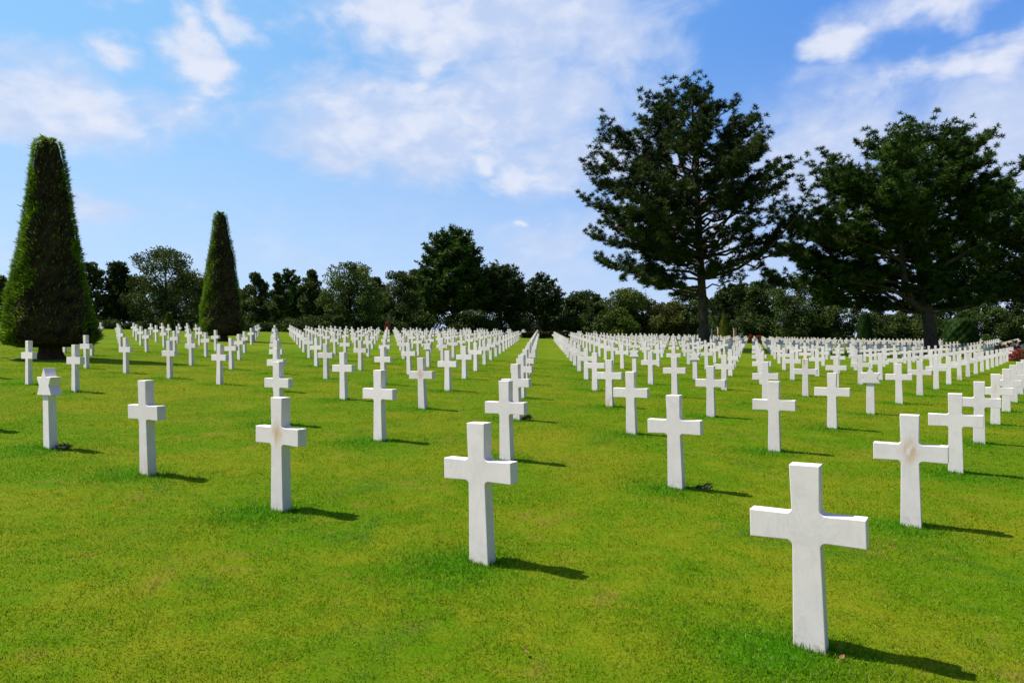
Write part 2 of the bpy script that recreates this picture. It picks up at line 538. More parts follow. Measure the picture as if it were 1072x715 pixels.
def lush_at(x, y):
    """longer, greener grass the mower leaves round each stone"""
    out = np.zeros(len(x))
    for (cx, cy) in near_xy:
        dx = x - cx + 0.16
        dy = y - cy + 0.08
        d2 = dx * dx / 0.46 ** 2 + dy * dy / 0.44 ** 2
        mk = d2 < 9
        out[mk] = np.maximum(out[mk], np.exp(-d2[mk]))
    return out


# ------------------------------------------------------------------ ground sheet
def build_ground():
    na, nr = 600, 190
    rr = np.concatenate([[0.0], np.geomspace(0.6, 6000, nr)])
    # finer angles towards the view
    aa = np.linspace(0, 2 * math.pi, na, endpoint=False)
    aa = aa - 0.72 * np.sin(aa)            # aa = 0 looks along +Y
    A, RR = np.meshgrid(aa, rr[1:])
    X = (np.sin(A) * RR).ravel()
    Y = (np.cos(A) * RR).ravel()
    X = np.concatenate([[0.0], X])
    Y = np.concatenate([[0.0], Y])
    Z = ground(X, Y)
    rd = np.hypot(X, Y)
    und = 0.012 * np.sin(X * 2.1 + 0.6 * np.sin(Y * 1.3)) * np.sin(Y * 1.7 + 0.9) * np.clip(1 - rd / 40, 0, 1)
    Z = Z + und
    verts = np.stack([X, Y, Z], 1)
    k = np.arange(na)
    kn = (k + 1) % na
    quads = []
    for q in range(nr - 1):
        a = 1 + q * na
        quads.append(np.stack([a + k, a + na + k, a + na + kn, a + kn], 1))
    quads = np.concatenate(quads)
    tris = np.stack([np.zeros(na, int), 1 + k, 1 + kn], 1)
    me = bpy.data.meshes.new('lawn')
    me.vertices.add(len(verts))
    me.vertices.foreach_set('co', verts.astype(np.float32).ravel())
    loops = np.concatenate([tris.ravel(), quads.ravel()]).astype(np.int32)
    me.loops.add(len(loops))
    me.loops.foreach_set('vertex_index', loops)
    ls = np.concatenate([np.arange(0, 3 * na, 3), 3 * na + np.arange(0, 4 * len(quads), 4)]).astype(np.int32)
    lt = np.concatenate([np.full(na, 3), np.full(len(quads), 4)]).astype(np.int32)
    me.polygons.add(len(ls))
    me.polygons.foreach_set('loop_start', ls)
    me.polygons.foreach_set('loop_total', lt)
    me.polygons.foreach_set('use_smooth', np.ones(len(ls), bool))
    a = me.attributes.new('rnd', 'FLOAT', 'POINT')
    a.data.foreach_set('value', np.full(len(verts), 0.42, np.float32))
    a = me.attributes.new('lush', 'FLOAT', 'POINT')
    a.data.foreach_set('value', lush_at(X, Y).astype(np.float32))
    me.update(calc_edges=True)
    me.validate()
    # faces must look up
    o = link('lawn', me, M_GRASS)
    if me.polygons[5].normal.z < 0:
        me.flip_normals()
    tag(o, kind='structure')
    o['label'] = 'wide mown lawn that rises gently away between the headstones'
    return und


build_ground()


def und_at(x, y):
    rd = np.hypot(x, y)
    return 0.012 * np.sin(x * 2.1 + 0.6 * np.sin(y * 1.3)) * np.sin(y * 1.7 + 0.9) * np.clip(1 - rd / 40, 0, 1)


def build_grass():
    n = 1600000
    d0, d1 = 2.5, 34.0
    s = RNG.uniform(math.sqrt(d0), math.sqrt(d1), n)
    D = s * s
    tx = RNG.uniform(-0.86, 0.86, n)
    x = tx * D
    y = D
    lu = lush_at(x, y)
    z = ground(x, y) + und_at(x, y) - 0.004
    sc = (D / 3.0) ** 0.42
    def vnoise(px, py, cell, seed):
        g = np.random.default_rng(seed).random((256, 256))
        fx, fy = px / cell, py / cell
        ix, iy = np.floor(fx).astype(int), np.floor(fy).astype(int)
        tx_, ty_ = fx - ix, fy - iy
        tx_, ty_ = tx_ * tx_ * (3 - 2 * tx_), ty_ * ty_ * (3 - 2 * ty_)
        q = lambda a, b: g[a % 256, b % 256]
        return (q(ix, iy) * (1 - tx_) * (1 - ty_) + q(ix + 1, iy) * tx_ * (1 - ty_) + q(ix, iy + 1) * (1 - tx_) * ty_ + q(ix + 1, iy + 1) * tx_ * ty_)
    tuft = 0.55 * vnoise(x, y, 0.09, 1) + 0.45 * vnoise(x, y, 0.42, 2)
    hgt = RNG.uniform(0.010, 0.024, n) * (0.55 + 1.0 * tuft) * (1 + 1.1 * lu) * sc ** 0.35
    wid = RNG.uniform(0.0020, 0.0038, n) * sc * 1.05
    az = RNG.uniform(0, 2 * math.pi, n)
    lean = np.abs(RNG.normal(0.85, 0.35, n))
    la = RNG.uniform(0, 2 * math.pi, n)
    base = np.stack([x, y, z], 1)
    tip = base + np.stack([np.sin(lean) * np.cos(la) * hgt, np.sin(lean) * np.sin(la) * hgt, np.cos(lean) * hgt], 1)
    # straggling longer blades against the feet of the near stones, where the mower cannot reach
    near = near_xy[(near_xy[:, 1] > 1.5) & (near_xy[:, 1] < 16)]
    k = 260
    ca, sa = math.cos(ROWANG), math.sin(ROWANG)
    tt = RNG.uniform(-1, 1, (len(near), k))
    edge = RNG.integers(0, 4, (len(near), k))
    off = np.abs(RNG.normal(0, 0.018, (len(near), k))) + 0.004
    lx = np.where(edge < 2, tt * 0.10, np.where(edge == 2, 0.084 + off, -0.084 - off))
    ly = np.where(edge == 0, -0.048 - off, np.where(edge == 1, 0.048 + off, tt * 0.06))
    ex = (near[:, :1] + lx * ca - ly * sa).ravel()
    ey = (near[:, 1:] + lx * sa + ly * ca).ravel()
    m = len(ex)
    eh = RNG.uniform(0.02, 0.058, m)
    eb = np.stack([ex, ey, ground(ex, ey) + und_at(ex, ey) - 0.004], 1)
    el, ea = np.abs(RNG.normal(0.35, 0.3, m)), RNG.uniform(0, 2 * math.pi, m)
    base = np.concatenate([base, eb])
    tip = np.concatenate([tip, eb + np.stack([np.sin(el) * np.cos(ea), np.sin(el) * np.sin(ea), np.cos(el)], 1) * eh[:, None]])
    wid = np.concatenate([wid, RNG.uniform(0.002, 0.0036, m) * (ey / 3.0).clip(1, 9) ** 0.4])
    az = np.concatenate([az, RNG.uniform(0, 2 * math.pi, m)])
    lu = np.concatenate([lu, np.ones(m)])
    n += m
    wv = np.stack([np.cos(az), np.sin(az), np.zeros(n)], 1) * wid[:, None]
    v = np.stack([base - wv, base + wv, tip], 1).reshape(-1, 3)
    rnd = np.repeat(RNG.uniform(0, 1, n), 3)
    me = np_mesh('grass', v, 3, {'rnd': rnd, 'lush': np.repeat(lu, 3)})
    o = link('grass', me, M_GRASS)
    tag(o, 'short mown grass blades covering the lawn round the headstones', kind='stuff')
    return o


build_grass()

# ------------------------------------------------------------------ headstone meshes
TH = 0.094


def outline_cross():
    """half outline (x >= 0) of the cross, base to head, with the rounded inner corners"""
    f = 0.030
    sb, sw, shd = 0.083, 0.0715, 0.0775     # half widths: foot, under the arms, top of the head
    zt, zb = 0.735, 0.590                   # arm top and bottom
    hw = 0.2935
    pts = [(sb + 0.001, -0.10), (sb, 0.0), (sw, zb - f)]
    for k in range(1, 7):
        a = math.pi / 2 * k / 6
        pts.append((sw + f - f * math.cos(a), zb - f + f * math.sin(a)))
    pts += [(hw, zb - 0.004), (hw, zt + 0.002)]
    c = (sw + f, zt + f)
    for k in range(0, 7):
        a = math.pi / 2 * k / 6
        pts.append((c[0] - f * math.sin(a), c[1] - f * math.cos(a)))
    pts += [(shd, 1.0)]
    return pts


def outline_star_stem():
    return [(0.084, -0.10), (0.083, 0.0), (0.0735, 0.74)]


def outline_star():
    Rr = 0.222
    zc = 1.0 - Rr
    q = Rr * math.sqrt(3) / 2
    return [(0.0735, zc - Rr / 2), (q, zc - Rr / 2), (Rr / math.sqrt(3), zc), (q, zc + Rr / 2), (q / 3, zc + Rr / 2), (0.0, 1.0)]


def headstone_mesh(name, half, bevel=0.0045, TH=TH):
    right = [p for p in half]
    left = [(-x, z) for x, z in reversed(half) if x > 1e-6]
    loop = right + left
    bm = bmesh.new()
    fv = [bm.verts.new((x, -TH / 2, z)) for x, z in loop]
    bv = [bm.verts.new((x, TH / 2, z)) for x, z in loop]
    bm.faces.new(fv)
    bm.faces.new(list(reversed(bv)))
    n = len(loop)
    for k in range(n):
        q = (k + 1) % n
        bm.faces.new((fv[q], fv[k], bv[k], bv[q]))
    bm.normal_update()
    if bevel:
        eds = [e for e in bm.edges if len(e.link_faces) == 2 and e.calc_face_angle(0) > 0.5
               and min(v.co.z for v in e.verts) > -0.05 or (len(e.link_faces) == 2 and e.calc_face_angle(0) > 1.0)]
        bmesh.ops.bevel(bm, geom=eds, offset=bevel, segments=2, profile=0.6, affect='EDGES', clamp_overlap=True)
    bmesh.ops.triangulate(bm, faces=[f for f in bm.faces if len(f.verts) > 4])
    me = bpy.data.meshes.new(name)
    bm.to_mesh(me)
    bm.free()
    me.materials.append(M_MARBLE)
    return me


ME_CROSS = headstone_mesh('marble_cross', outline_cross())
ME_STAR = headstone_mesh('star_of_david_headstone', outline_star_stem())


def join_star_head():
    head = headstone_mesh('star_head', outline_star(), TH=0.128)
    bm = bmesh.new()
    bm.from_mesh(ME_STAR)
    bm.from_mesh(head)
    bm.to_mesh(ME_STAR)
    bm.free()
    bpy.data.meshes.remove(head)


join_star_head()

ORD = ('zeroth first second third fourth fifth sixth seventh eighth ninth tenth eleventh twelfth thirteenth fourteenth fifteenth sixteenth '
       'seventeenth eighteenth nineteenth twentieth').split()
TENS = {2: 'twenty', 3: 'thirty', 4: 'forty'}


def ordinal(n):
    if n <= 20:
        return ORD[n]
    if n % 10 == 0:
        return {3: 'thirtieth', 4: 'fortieth', 5: 'fiftieth'}[n // 10]
    return TENS[n // 10] + '-' + ORD[n % 10]


SPECIAL = {
    (0, 0): 'nearest and tallest-looking white marble cross, clean and casting its shadow on bare lawn',
    (1, 0): 'white cross with grey veins beside its junction, second nearest in the front row',
    (2, 0): 'white cross with a large rust-orange stain on its junction in the front row',
    (3, 0): 'clean white cross standing between the rust-stained cross and the star headstone',
    (-1, 1): 'white cross with an orange crack-like stain above its right arm, behind the nearest cross',
    (0, 1): 'white cross with a dried bouquet lying in its shadow',
    (1, 1): 'white cross half hidden directly behind the grey-veined front-row cross',
    (2, 1): 'white cross standing alone on open lawn, right behind the rust-stained one',
    (3, 1): 'white cross whose head and arms show just above the rust-stained cross',
    (-2, 2): 'white cross half covering the next cross, behind the one with a crack-like stain',
    (0, 3): 'white cross with a reddish stain on its foot beside the grass aisle',
    (2, 2): 'white cross with a small rust streak running down from its junction',
    (-3, 5): 'white cross with a broad orange streak down its head and a stained foot',
    (1, 2): 'white cross with a dark plant at its foot, third along the aisle edge',
}
STAIN = {(2, 0): ('stain_middle', 0.9), (-1, 1): ('stain_middle', 0.85), (2, 2): ('stain_middle', 0.8), (0, 3): ('stain_base', 0.9),
         (-3, 5): ('stain_head', 0.9), (-4, 4): ('stain_middle', 0.5), (3, 0): ('stain_base', 0.35), (-8, 9): ('stain_base', 0.9),
         (1, 0): ('stain_middle', 0.12)}
STAR_LABEL = {
    (4, 0): 'white marble star of David headstone with a dried wreath at its foot',
    (-3, 4): 'white star of David headstone with its front square on, among crosses on the pine side',
    (-2, 6): 'white star of David headstone on the lawn in front of the tall pine trunk',
    (-1, 6): 'white star of David headstone peeping over a cross head, short of the tall pine',
    (3, 5): 'small white star of David headstone among crosses on the yew side of the aisle',
}
GROUP = 'white marble headstones in slanting rows on the lawn'
individual = stones[:306]
rest = stones[306:]
order = {}
for (y, i, j, x) in individual:
    order.setdefault(i, []).append(j)
for (y, i, j, x) in individual:
    star = (i, j) in STARS
    o = bpy.data.objects.new('star_of_david_headstone' if star else 'marble_cross', ME_STAR if star else ME_CROSS)
    COL.objects.link(o)
    o.location = (x + random.uniform(-.012, .012), y + random.uniform(-.012, .012), gz(x, y))
    o.rotation_euler = (R(random.uniform(-.8, .8)), R(random.uniform(-.8, .8)), ROWANG + R(random.uniform(-1.0, 1.0)))
    k = sorted(order[i]).index(j) + 1
    if star:
        lab = STAR_LABEL[(i, j)]
    elif (i, j) in SPECIAL:
        lab = SPECIAL[(i, j)]
    else:
        side = 'pine' if i <= 0 else 'yew'
        ln = 1 - i if i <= 0 else i
        lab = f'white marble cross, {ordinal(k)} headstone back in {ordinal(ln)} line on {side} side of grass aisle'
    tag(o, lab, 'headstone', GROUP)
    if (i, j) in STAIN:
        o[STAIN[(i, j)][0]] = STAIN[(i, j)][1]


def far_headstones():
    def arrays(me):
        me.calc_loop_triangles()
        co = np.zeros(len(me.vertices) * 3, np.float32)
        me.vertices.foreach_get('co', co)
        t = np.zeros(len(me.loop_triangles) * 3, np.int32)
        me.loop_triangles.foreach_get('vertices', t)
        return co.reshape(-1, 3), t
    low = headstone_mesh('low', outline_cross(), 0)
    co, tr = arrays(low)
    out = []
    for (y, i, j, x) in rest:
        a = ROWANG + R(random.uniform(-.8, .8))
        c, s = math.cos(a), math.sin(a)
        q = co[tr]
        out.append(np.stack([q[:, 0] * c - q[:, 1] * s + x, q[:, 0] * s + q[:, 1] * c + y, q[:, 2] + gz(x, y)], 1))
    bpy.data.meshes.remove(low)
    me = np_mesh('distant_headstones', np.concatenate(out), 3)
    o = link('distant_headstones', me, M_MARBLE)
    tag(o, 'dense far rows of small white crosses merging along the foot of the trees', kind='stuff')
    o['group'] = GROUP


far_headstones()


# ------------------------------------------------------------------ trees
def bez(a, b, c, n):
    t = np.linspace(0, 1, n)[:, None]
    return (1 - t) ** 2 * a + 2 * (1 - t) * t * b + t * t * c


def needle_tufts(c, n_per, length, width, up=0.25, rnd=None):
    """spiky tufts of needles at points c"""
    m = len(c)
    d = rand_unit(m * n_per, -0.75, 1.0)
    d[:, 2] += up
    d = unit(d)
    w = unit(np.cross(d, rand_unit(m * n_per)))
    cc = np.repeat(c, n_per, 0)
    L = RNG.uniform(0.65, 1.15, m * n_per) * length
    v = kites(cc, d, w, L, RNG.uniform(0.7, 1.3, m * n_per) * width)
    rr = np.repeat(RNG.uniform(0, 1, m) if rnd is None else rnd, n_per)
    rr = np.clip(rr + RNG.uniform(-0.15, 0.15, len(rr)), 0, 1)
    return v, np.repeat(rr, 4)


def pine(name, base, label, trunk_pts, trunk_rad, prof, limbs, mat, seed, tuft=(0.34, 0.075), density=1.0, extra=(), droop=0.0, group=None, depth=0.85, needles=22, sparse=None, front=None, lift=0.5, pd=2.7, spread=(0.82, 1.03)):
    """prof: list of (height, reach towards -x, reach towards +x) in metres measured from the trunk base"""
    global RNG
    keep = RNG
    RNG = np.random.default_rng(seed)
    rs = random.Random(seed)
    root = empty(name, base)
    tag(root, label, 'tree', group)
    tb = Tubes()
    tp = np.array(trunk_pts, float)
    tb.add(tp, trunk_rad, 12)
    tz = tp[:, 2]

    def trunk_at(z):
        return np.array([np.interp(z, tz, tp[:, 0]), np.interp(z, tz, tp[:, 1]), z])
    ph = [p[0] for p in prof]
    pl = [p[1] for p in prof]
    pr = [p[2] for p in prof]
    zlo, zhi = ph[0], ph[-1]
    C = []

    def puffs(B, ln):
        """round needle puffs strung along a twig, sitting on its upper side, twins at the tip"""
        k = max(2, int(ln * pd) + 1)
        tt = np.linspace(0.35, 1.0, k)
        pts = np.stack([np.interp(tt, np.linspace(0, 1, len(B)), np.asarray(B)[:, c]) for c in range(3)], 1)
        pts = pts + RNG.normal(0, 0.10, (k, 3))
        pts[:, 2] += RNG.uniform(0.02, 0.16, k)
        C.append(pts)
        side = pts + RNG.normal(0, 0.22, (k, 3)) * np.array([1, 1, 0.6])
        side[:, 2] += 0.08
        C.append(side[RNG.random(k) < 0.6])
    az = rs.uniform(0, 6.28)
    jobs = []
    for k in range(limbs):
        f = (k + 0.5) / limbs
        z = zlo + (zhi - zlo) * f ** 0.95
        az += 2.39996 + rs.uniform(-.35, .35)
        jobs.append((z, az, rs.uniform(*spread)))
    for (z, a, s) in jobs:
        l, r = np.interp(z, ph, pl), np.interp(z, ph, pr)
        cx, cy = math.cos(a), math.sin(a)
        if front is not None:
            s *= front(z / tz[-1], a)
        side = r if cx > 0 else l
        reach = (abs(cx) * side + (1 - abs(cx)) * depth * 0.5 * (l + r)) * s
        hf = (z - zlo) / (zhi - zlo)
        rise = (0.10 + lift * hf) * reach
        st_z = max(zlo * 0.72, z - rise)
        st_z = min(st_z, tz[-1] - 0.05)
        a0 = trunk_at(st_z)
        tip = trunk_at(min(z, tz[-1]))
        tip = np.array([tip[0] + cx * reach, tip[1] + cy * reach, z])
        mid = a0 * 0.5 + tip * 0.5
        mid[2] += rs.uniform(-0.07, 0.04) * reach
        P = bez(a0, mid, tip, 8)
        P[1:-1] += RNG.normal(0, 0.02 * reach + 0.02, (6, 3))
        r0 = min(0.35 * np.interp(st_z, tz, trunk_rad) + 0.02, 0.028 + 0.017 * reach)
        tb.add(P, np.linspace(r0, 0.02, 8), 6)
        dn = density
        if sparse is not None:
            dn *= sparse(z / tz[-1], a)
        nb = max(3, int(2.5 * reach * dn) + 2)
        for b in range(nb):
            t = 0.28 + 0.74 * (b + rs.random()) / nb
            t = min(t, 1.0)
            u = t * 7
            q = P[min(7, int(u))] * (1 - u % 1) + P[min(7, int(u) + 1)] * (u % 1)
            last = b >= nb - 2
            sg = 1 if b % 2 else -1
            an = a + sg * R(rs.uniform(5, 40) if last else rs.uniform(25, 85))
            ln = (0.22 * reach + 0.5) * (1.15 - 0.62 * t) * rs.uniform(0.7, 1.15)
            up = rs.uniform(0.4, 1.2) if (last or rs.random() < 0.25) else rs.uniform(-0.05, 0.35)
            if hf > 0.6 and rs.random() < 0.5:
                up += rs.uniform(0.3, 1.0)
            e = q + np.array([math.cos(an) * ln, math.sin(an) * ln, ln * (up - droop)])
            m = (q + e) / 2 - np.array([0, 0, 0.10 * ln])
            B = bez(q, m, e, 6)
            tb.add(B[::2].tolist() + [B[5]], [0.024, 0.018, 0.012, 0.007], 4, False)
            puffs(B, ln)
        puffs(P[5:], 0.12 * reach)
    for (pts, rad, foliage) in extra:
        P = np.array(pts, float)
        tb.add(P, rad, 8)
        if foliage:
            for t in np.linspace(0.45, 1, foliage):
                q = np.array([np.interp(t, np.linspace(0, 1, len(P)), P[:, c]) for c in range(3)])
                e = q + RNG.normal(0, 0.5, 3)
                tb.add([q, (q + e) / 2, e], [0.03, 0.02, 0.012], 4, False)
                puffs(np.array([q, (q + e) / 2, e]), 1.6)
    C = np.concatenate(C)
    hfrac = np.clip((C[:, 2] - zlo) / (zhi - zlo), 0, 1)
    v, rr = needle_tufts(C, needles, tuft[0], tuft[1], 0.3, np.clip(RNG.normal(0.42, 0.26, len(C)), 0, 1))
    link('trunk', tb.mesh('trunk'), M_BARK, root)
    link('crown', np_mesh('crown', v, 4, {'rnd': rr}), mat, root)
    RNG = keep
    return root


def broadleaf(name, base, label, H, wl, mat, seed, lumps=46, leaves=150, leaf=0.30, trunk_h=0.12, shape='round', group=None, cat='tree', wr=None, bark=None):
    """a leafy tree or bush: trunk with limbs into a cloud of uneven leaf clumps"""
    global RNG
    keep = RNG
    RNG = np.random.default_rng(seed)
    rs = random.Random(seed)
    wr = wl if wr is None else wr
    root = empty(name, base)
    tag(root, label, cat, group)
    tb = Tubes()
    zb = H * trunk_h
    tw = 0.018 * H + 0.03
    top = np.array([rs.uniform(-.04, .04) * H, rs.uniform(-.04, .04) * H, H * 0.86])
    P = bez(np.zeros(3), np.array([rs.uniform(-.05, .05) * H, 0, H * 0.45]), top, 9)
    P[0, 2] = -0.3
    tb.add(P, np.linspace(tw * 1.3, 0.02, 9), 8)
    V, RR = [], []
    w = 0.5 * (wl + wr)
    for k in range(lumps):
        f = (k + rs.random()) / lumps
        z = zb + (H - zb) * f
        if shape == 'cone':
            rmax = (1 - f) ** 0.85 * 1.0 + 0.05
        elif shape == 'tall':
            rmax = math.sqrt(max(0.02, 1 - (2 * f - 0.85) ** 2 * 0.9)) if f > 0.42 else 0.9 + 0.1 * f
            rmax = max(0.12, rmax * (1.0 if f < 0.55 else 1 - (f - 0.55) * 0.9))
        else:
            rmax = math.sqrt(max(0.0, 1 - max(0, (f - 0.38) / 0.66) ** 2)) * (0.78 + 0.22 * min(1, f / 0.3))
        a = rs.uniform(0, 2 * math.pi)
        rad = math.sqrt(rs.random()) * rmax
        ww = wr if math.cos(a) > 0 else wl
        lr = (0.16 + 0.20 * rs.random()) * w * (0.75 + 0.4 * (1 - f))
        cx = math.cos(a) * max(0.0, rad * ww - lr * 0.55)
        cy = math.sin(a) * max(0.0, rad * w - lr * 0.55)
        zc = min(z, H - lr * 0.45)
        c = np.array([cx, cy, max(zc, lr * 0.5)])
        if k % 3 == 0:
            q = P[min(8, int(8 * min(0.9, max(0.15, f * 0.8))))]
            tb.add(bez(q, (q + c) / 2 + np.array([0, 0, -0.06 * w]), c, 5), np.linspace(tw * 0.35, 0.015, 5), 5, False)
        n = int(leaves * (lr / (0.26 * w)) ** 1.4 * rs.uniform(0.75, 1.2)) + 12
        d = rand_unit(n)
        rr_ = lr * RNG.uniform(0.25, 1.08, n) ** 0.55
        # twig sprays that break the outline
        spray = RNG.random(n) < 0.10
        rr_ = np.where(spray, rr_ * RNG.uniform(1.05, 1.35, n), rr_)
        pc = c + d * rr_[:, None] * np.array([1, 1, 0.72])
        nd = unit(rand_unit(n) + d * 0.6)
        wv = unit(np.cross(nd, rand_unit(n)))
        L = leaf * RNG.uniform(0.6, 1.25, n)
        V.append(kites(pc, nd, wv, L, L * RNG.uniform(0.5, 0.85, n)))
        lump_tone = rs.gauss(0.45, 0.2)
        RR.append(np.repeat(np.clip(lump_tone + RNG.uniform(-0.2, 0.2, n), 0, 1), 4))
    v = np.concatenate(V)
    v[:, 2] = np.maximum(v[:, 2], 0.03)
    link('trunk', tb.mesh('trunk'), bark or M_BARK2, root)
    link('crown', np_mesh('crown', v, 4, {'rnd': np.concatenate(RR)}), mat, root)
    RNG = keep
    return root


def topiary(name, base, label, prof, trunk_r, skirt, mat, inner, seed, shoots, shoot_len, cat='topiary tree', group=None, bare=None, bare_w=44, flat=0.0):
    """clipped yew: prof = (height, radius) from the skirt up; a dark twiggy core with thousands of fine shoots"""
    global RNG
    keep = RNG
    RNG = np.random.default_rng(seed)
    root = empty(name, base)
    tag(root, label, cat, group)
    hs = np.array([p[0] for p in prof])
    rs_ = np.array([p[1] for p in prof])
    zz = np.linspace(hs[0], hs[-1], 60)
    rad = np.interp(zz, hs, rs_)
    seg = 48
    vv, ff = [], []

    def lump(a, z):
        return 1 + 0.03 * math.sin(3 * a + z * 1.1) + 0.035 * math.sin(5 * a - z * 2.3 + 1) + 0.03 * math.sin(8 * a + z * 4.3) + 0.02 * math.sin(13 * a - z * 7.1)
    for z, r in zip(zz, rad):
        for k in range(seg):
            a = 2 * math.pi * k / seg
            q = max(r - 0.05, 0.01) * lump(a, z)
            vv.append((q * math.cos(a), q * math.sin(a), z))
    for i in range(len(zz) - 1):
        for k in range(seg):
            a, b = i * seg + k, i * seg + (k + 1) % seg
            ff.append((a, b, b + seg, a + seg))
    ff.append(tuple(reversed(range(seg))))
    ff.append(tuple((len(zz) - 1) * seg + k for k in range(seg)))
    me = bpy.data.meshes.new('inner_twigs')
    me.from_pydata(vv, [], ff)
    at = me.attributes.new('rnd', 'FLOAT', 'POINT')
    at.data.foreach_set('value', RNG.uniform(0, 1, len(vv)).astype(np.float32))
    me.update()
    # shoots over the surface, area weighted
    wgt = np.maximum(rad, 0.05)
    z = RNG.choice(zz, shoots, p=wgt / wgt.sum()) + RNG.uniform(-0.5, 0.5, shoots) * (zz[1] - zz[0])
    z = np.clip(z, zz[0], zz[-1])
    a = RNG.uniform(0, 2 * math.pi, shoots)
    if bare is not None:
        # shoots thinned, building shade into the viewer's side; bare brown twigs show in patches
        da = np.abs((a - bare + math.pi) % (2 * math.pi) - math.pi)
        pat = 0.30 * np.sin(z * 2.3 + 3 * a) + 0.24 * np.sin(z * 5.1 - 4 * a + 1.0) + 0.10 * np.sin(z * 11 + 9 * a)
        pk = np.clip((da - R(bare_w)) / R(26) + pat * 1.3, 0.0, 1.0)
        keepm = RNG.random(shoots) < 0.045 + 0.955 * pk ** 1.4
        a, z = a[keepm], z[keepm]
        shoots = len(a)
    lm = np.array([lump(p, q) for p, q in zip(a, z)])
    r = (np.interp(z, hs, rs_) * lm) * RNG.uniform(0.93, 1.0, shoots)
    top = RNG.random(shoots) < 0.03
    r = np.where(top, r[-1] * 0 + rs_[-1] * np.sqrt(RNG.random(shoots)), r)
    z = np.where(top, zz[-1], z)
    out = np.stack([np.cos(a), np.sin(a), np.zeros(shoots)], 1)
    c = np.stack([r * np.cos(a), r * np.sin(a), z], 1)
    d = unit(out * RNG.uniform(0.5, 1.0, shoots)[:, None] + np.array([0, 0, 1.0]) * RNG.uniform(0.1, 1.0, shoots)[:, None] + rand_unit(shoots) * 0.28)
    tang = np.stack([-np.sin(a), np.cos(a), np.zeros(shoots)], 1)
    wv = np.where((RNG.random(shoots) < flat)[:, None], unit(tang + 0.4 * rand_unit(shoots)), unit(np.cross(d, rand_unit(shoots))))
    wv = unit(wv - d * (wv * d).sum(1)[:, None])
    L = shoot_len * RNG.uniform(0.5, 1.2, shoots)
    lng = RNG.random(shoots) < 0.05
    L = np.where(lng, L * 1.7, L)
    v = kites(c, d, wv, L, L * RNG.uniform(0.10, 0.20, shoots))
    rr = np.repeat(np.clip(RNG.normal(0.45, 0.25, shoots), 0, 1), 4)
    cr = link('crown', np_mesh('crown', v, 4, {'rnd': rr}), mat, root)
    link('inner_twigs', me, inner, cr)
    tb = Tubes()
    if trunk_r:
        tb.add([(0, 0, -0.25), (0, 0, 0.02), (0.01, 0, 0.15), (0, 0, skirt * 0.6), (0, 0, skirt + 0.8)],
               [trunk_r * 1.7, trunk_r * 1.5, trunk_r * 1.15, trunk_r, trunk_r * 0.9], 14)
        link('trunk', tb.mesh('trunk'), M_BARK, root)
    RNG = keep
    return root


def at_px(u, v_or_Y):
    """world x for a bearing read off the photograph at a given distance"""
    return (u - 536) / 732.6 * v_or_Y


def g3(x, y, dz=0.0):
    return (x, y, gz(x, y) + dz)


# --- the two clipped yews on the left
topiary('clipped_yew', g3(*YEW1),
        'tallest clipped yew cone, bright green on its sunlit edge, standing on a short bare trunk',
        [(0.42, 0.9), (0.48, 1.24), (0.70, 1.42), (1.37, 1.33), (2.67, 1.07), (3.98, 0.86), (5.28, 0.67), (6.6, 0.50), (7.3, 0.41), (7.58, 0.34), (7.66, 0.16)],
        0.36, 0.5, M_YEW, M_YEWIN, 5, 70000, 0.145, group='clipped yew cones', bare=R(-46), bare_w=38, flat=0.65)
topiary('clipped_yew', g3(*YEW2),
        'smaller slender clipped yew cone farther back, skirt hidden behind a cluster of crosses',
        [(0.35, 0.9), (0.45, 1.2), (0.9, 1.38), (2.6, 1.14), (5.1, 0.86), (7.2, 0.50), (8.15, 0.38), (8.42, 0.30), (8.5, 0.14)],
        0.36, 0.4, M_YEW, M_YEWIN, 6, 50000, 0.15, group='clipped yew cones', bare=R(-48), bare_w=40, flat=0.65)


def soil_patch(cx, cy, r, name, label):
    bm = bmesh.new()
    n = 48
    ring = []
    for k in range(n):
        a = 2 * math.pi * k / n
        q = r * (1 + 0.10 * math.sin(3 * a + 1) + 0.07 * math.sin(7 * a))
        x, y = cx + q * math.cos(a) * 1.2, cy + q * math.sin(a)
        ring.append(bm.verts.new((x, y, gz(x, y) + 0.018)))
    c = bm.verts.new((cx, cy, gz(cx, cy) + 0.03))
    for k in range(n):
        bm.faces.new((ring[k], ring[(k + 1) % n], c))
    me = bpy.data.meshes.new(name)
    bm.to_mesh(me)
    bm.free()
    o = link(name, me, M_SOIL)
    tag(o, label, kind='structure')


soil_patch(YEW1[0], YEW1[1], 0.95, 'bare_ground', 'ring of bare brown soil under the big yew')
soil_patch(YEW2[0], YEW2[1], 0.9, 'bare_ground', 'ring of bare brown soil under the smaller yew')

# --- tall open pine
S1 = 62.28 / 732.6
p1 = lambda u, v: ((u - 737) * S1, (365 - v) * S1)
T1 = []
for (u, v, r, yy) in [(737, 368, 0.62, 0), (737, 362, 0.52, 0), (737, 340, 0.42, 0), (736, 310, 0.37, 0), (735, 280, 0.33, 0.1), (734, 250, 0.34, 0.2), (733, 215, 0.29, 0.1),
                      (731, 180, 0.24, 0.0), (730, 145, 0.18, -0.1), (729, 120, 0.11, 0.0), (728, 96, 0.04, 0.0)]:
    a, b = p1(u, v)
    T1.append((a, yy, b, r))
pr1 = []
for (v, l, r) in [(300, 655, 782), (285, 655, 806), (270, 640, 842), (250, 622, 850), (225, 612, 852), (200, 612, 850), (180, 628, 843), (162, 638, 824),
                  (144, 646, 810), (128, 664, 800), (112, 674, 780), (106, 690, 760), (98, 706, 744), (91, 720, 736)]:
    b = (365 - v) * S1
    pr1.append((b, (737 - l) * S1, (r - 737) * S1))
ex1 = []
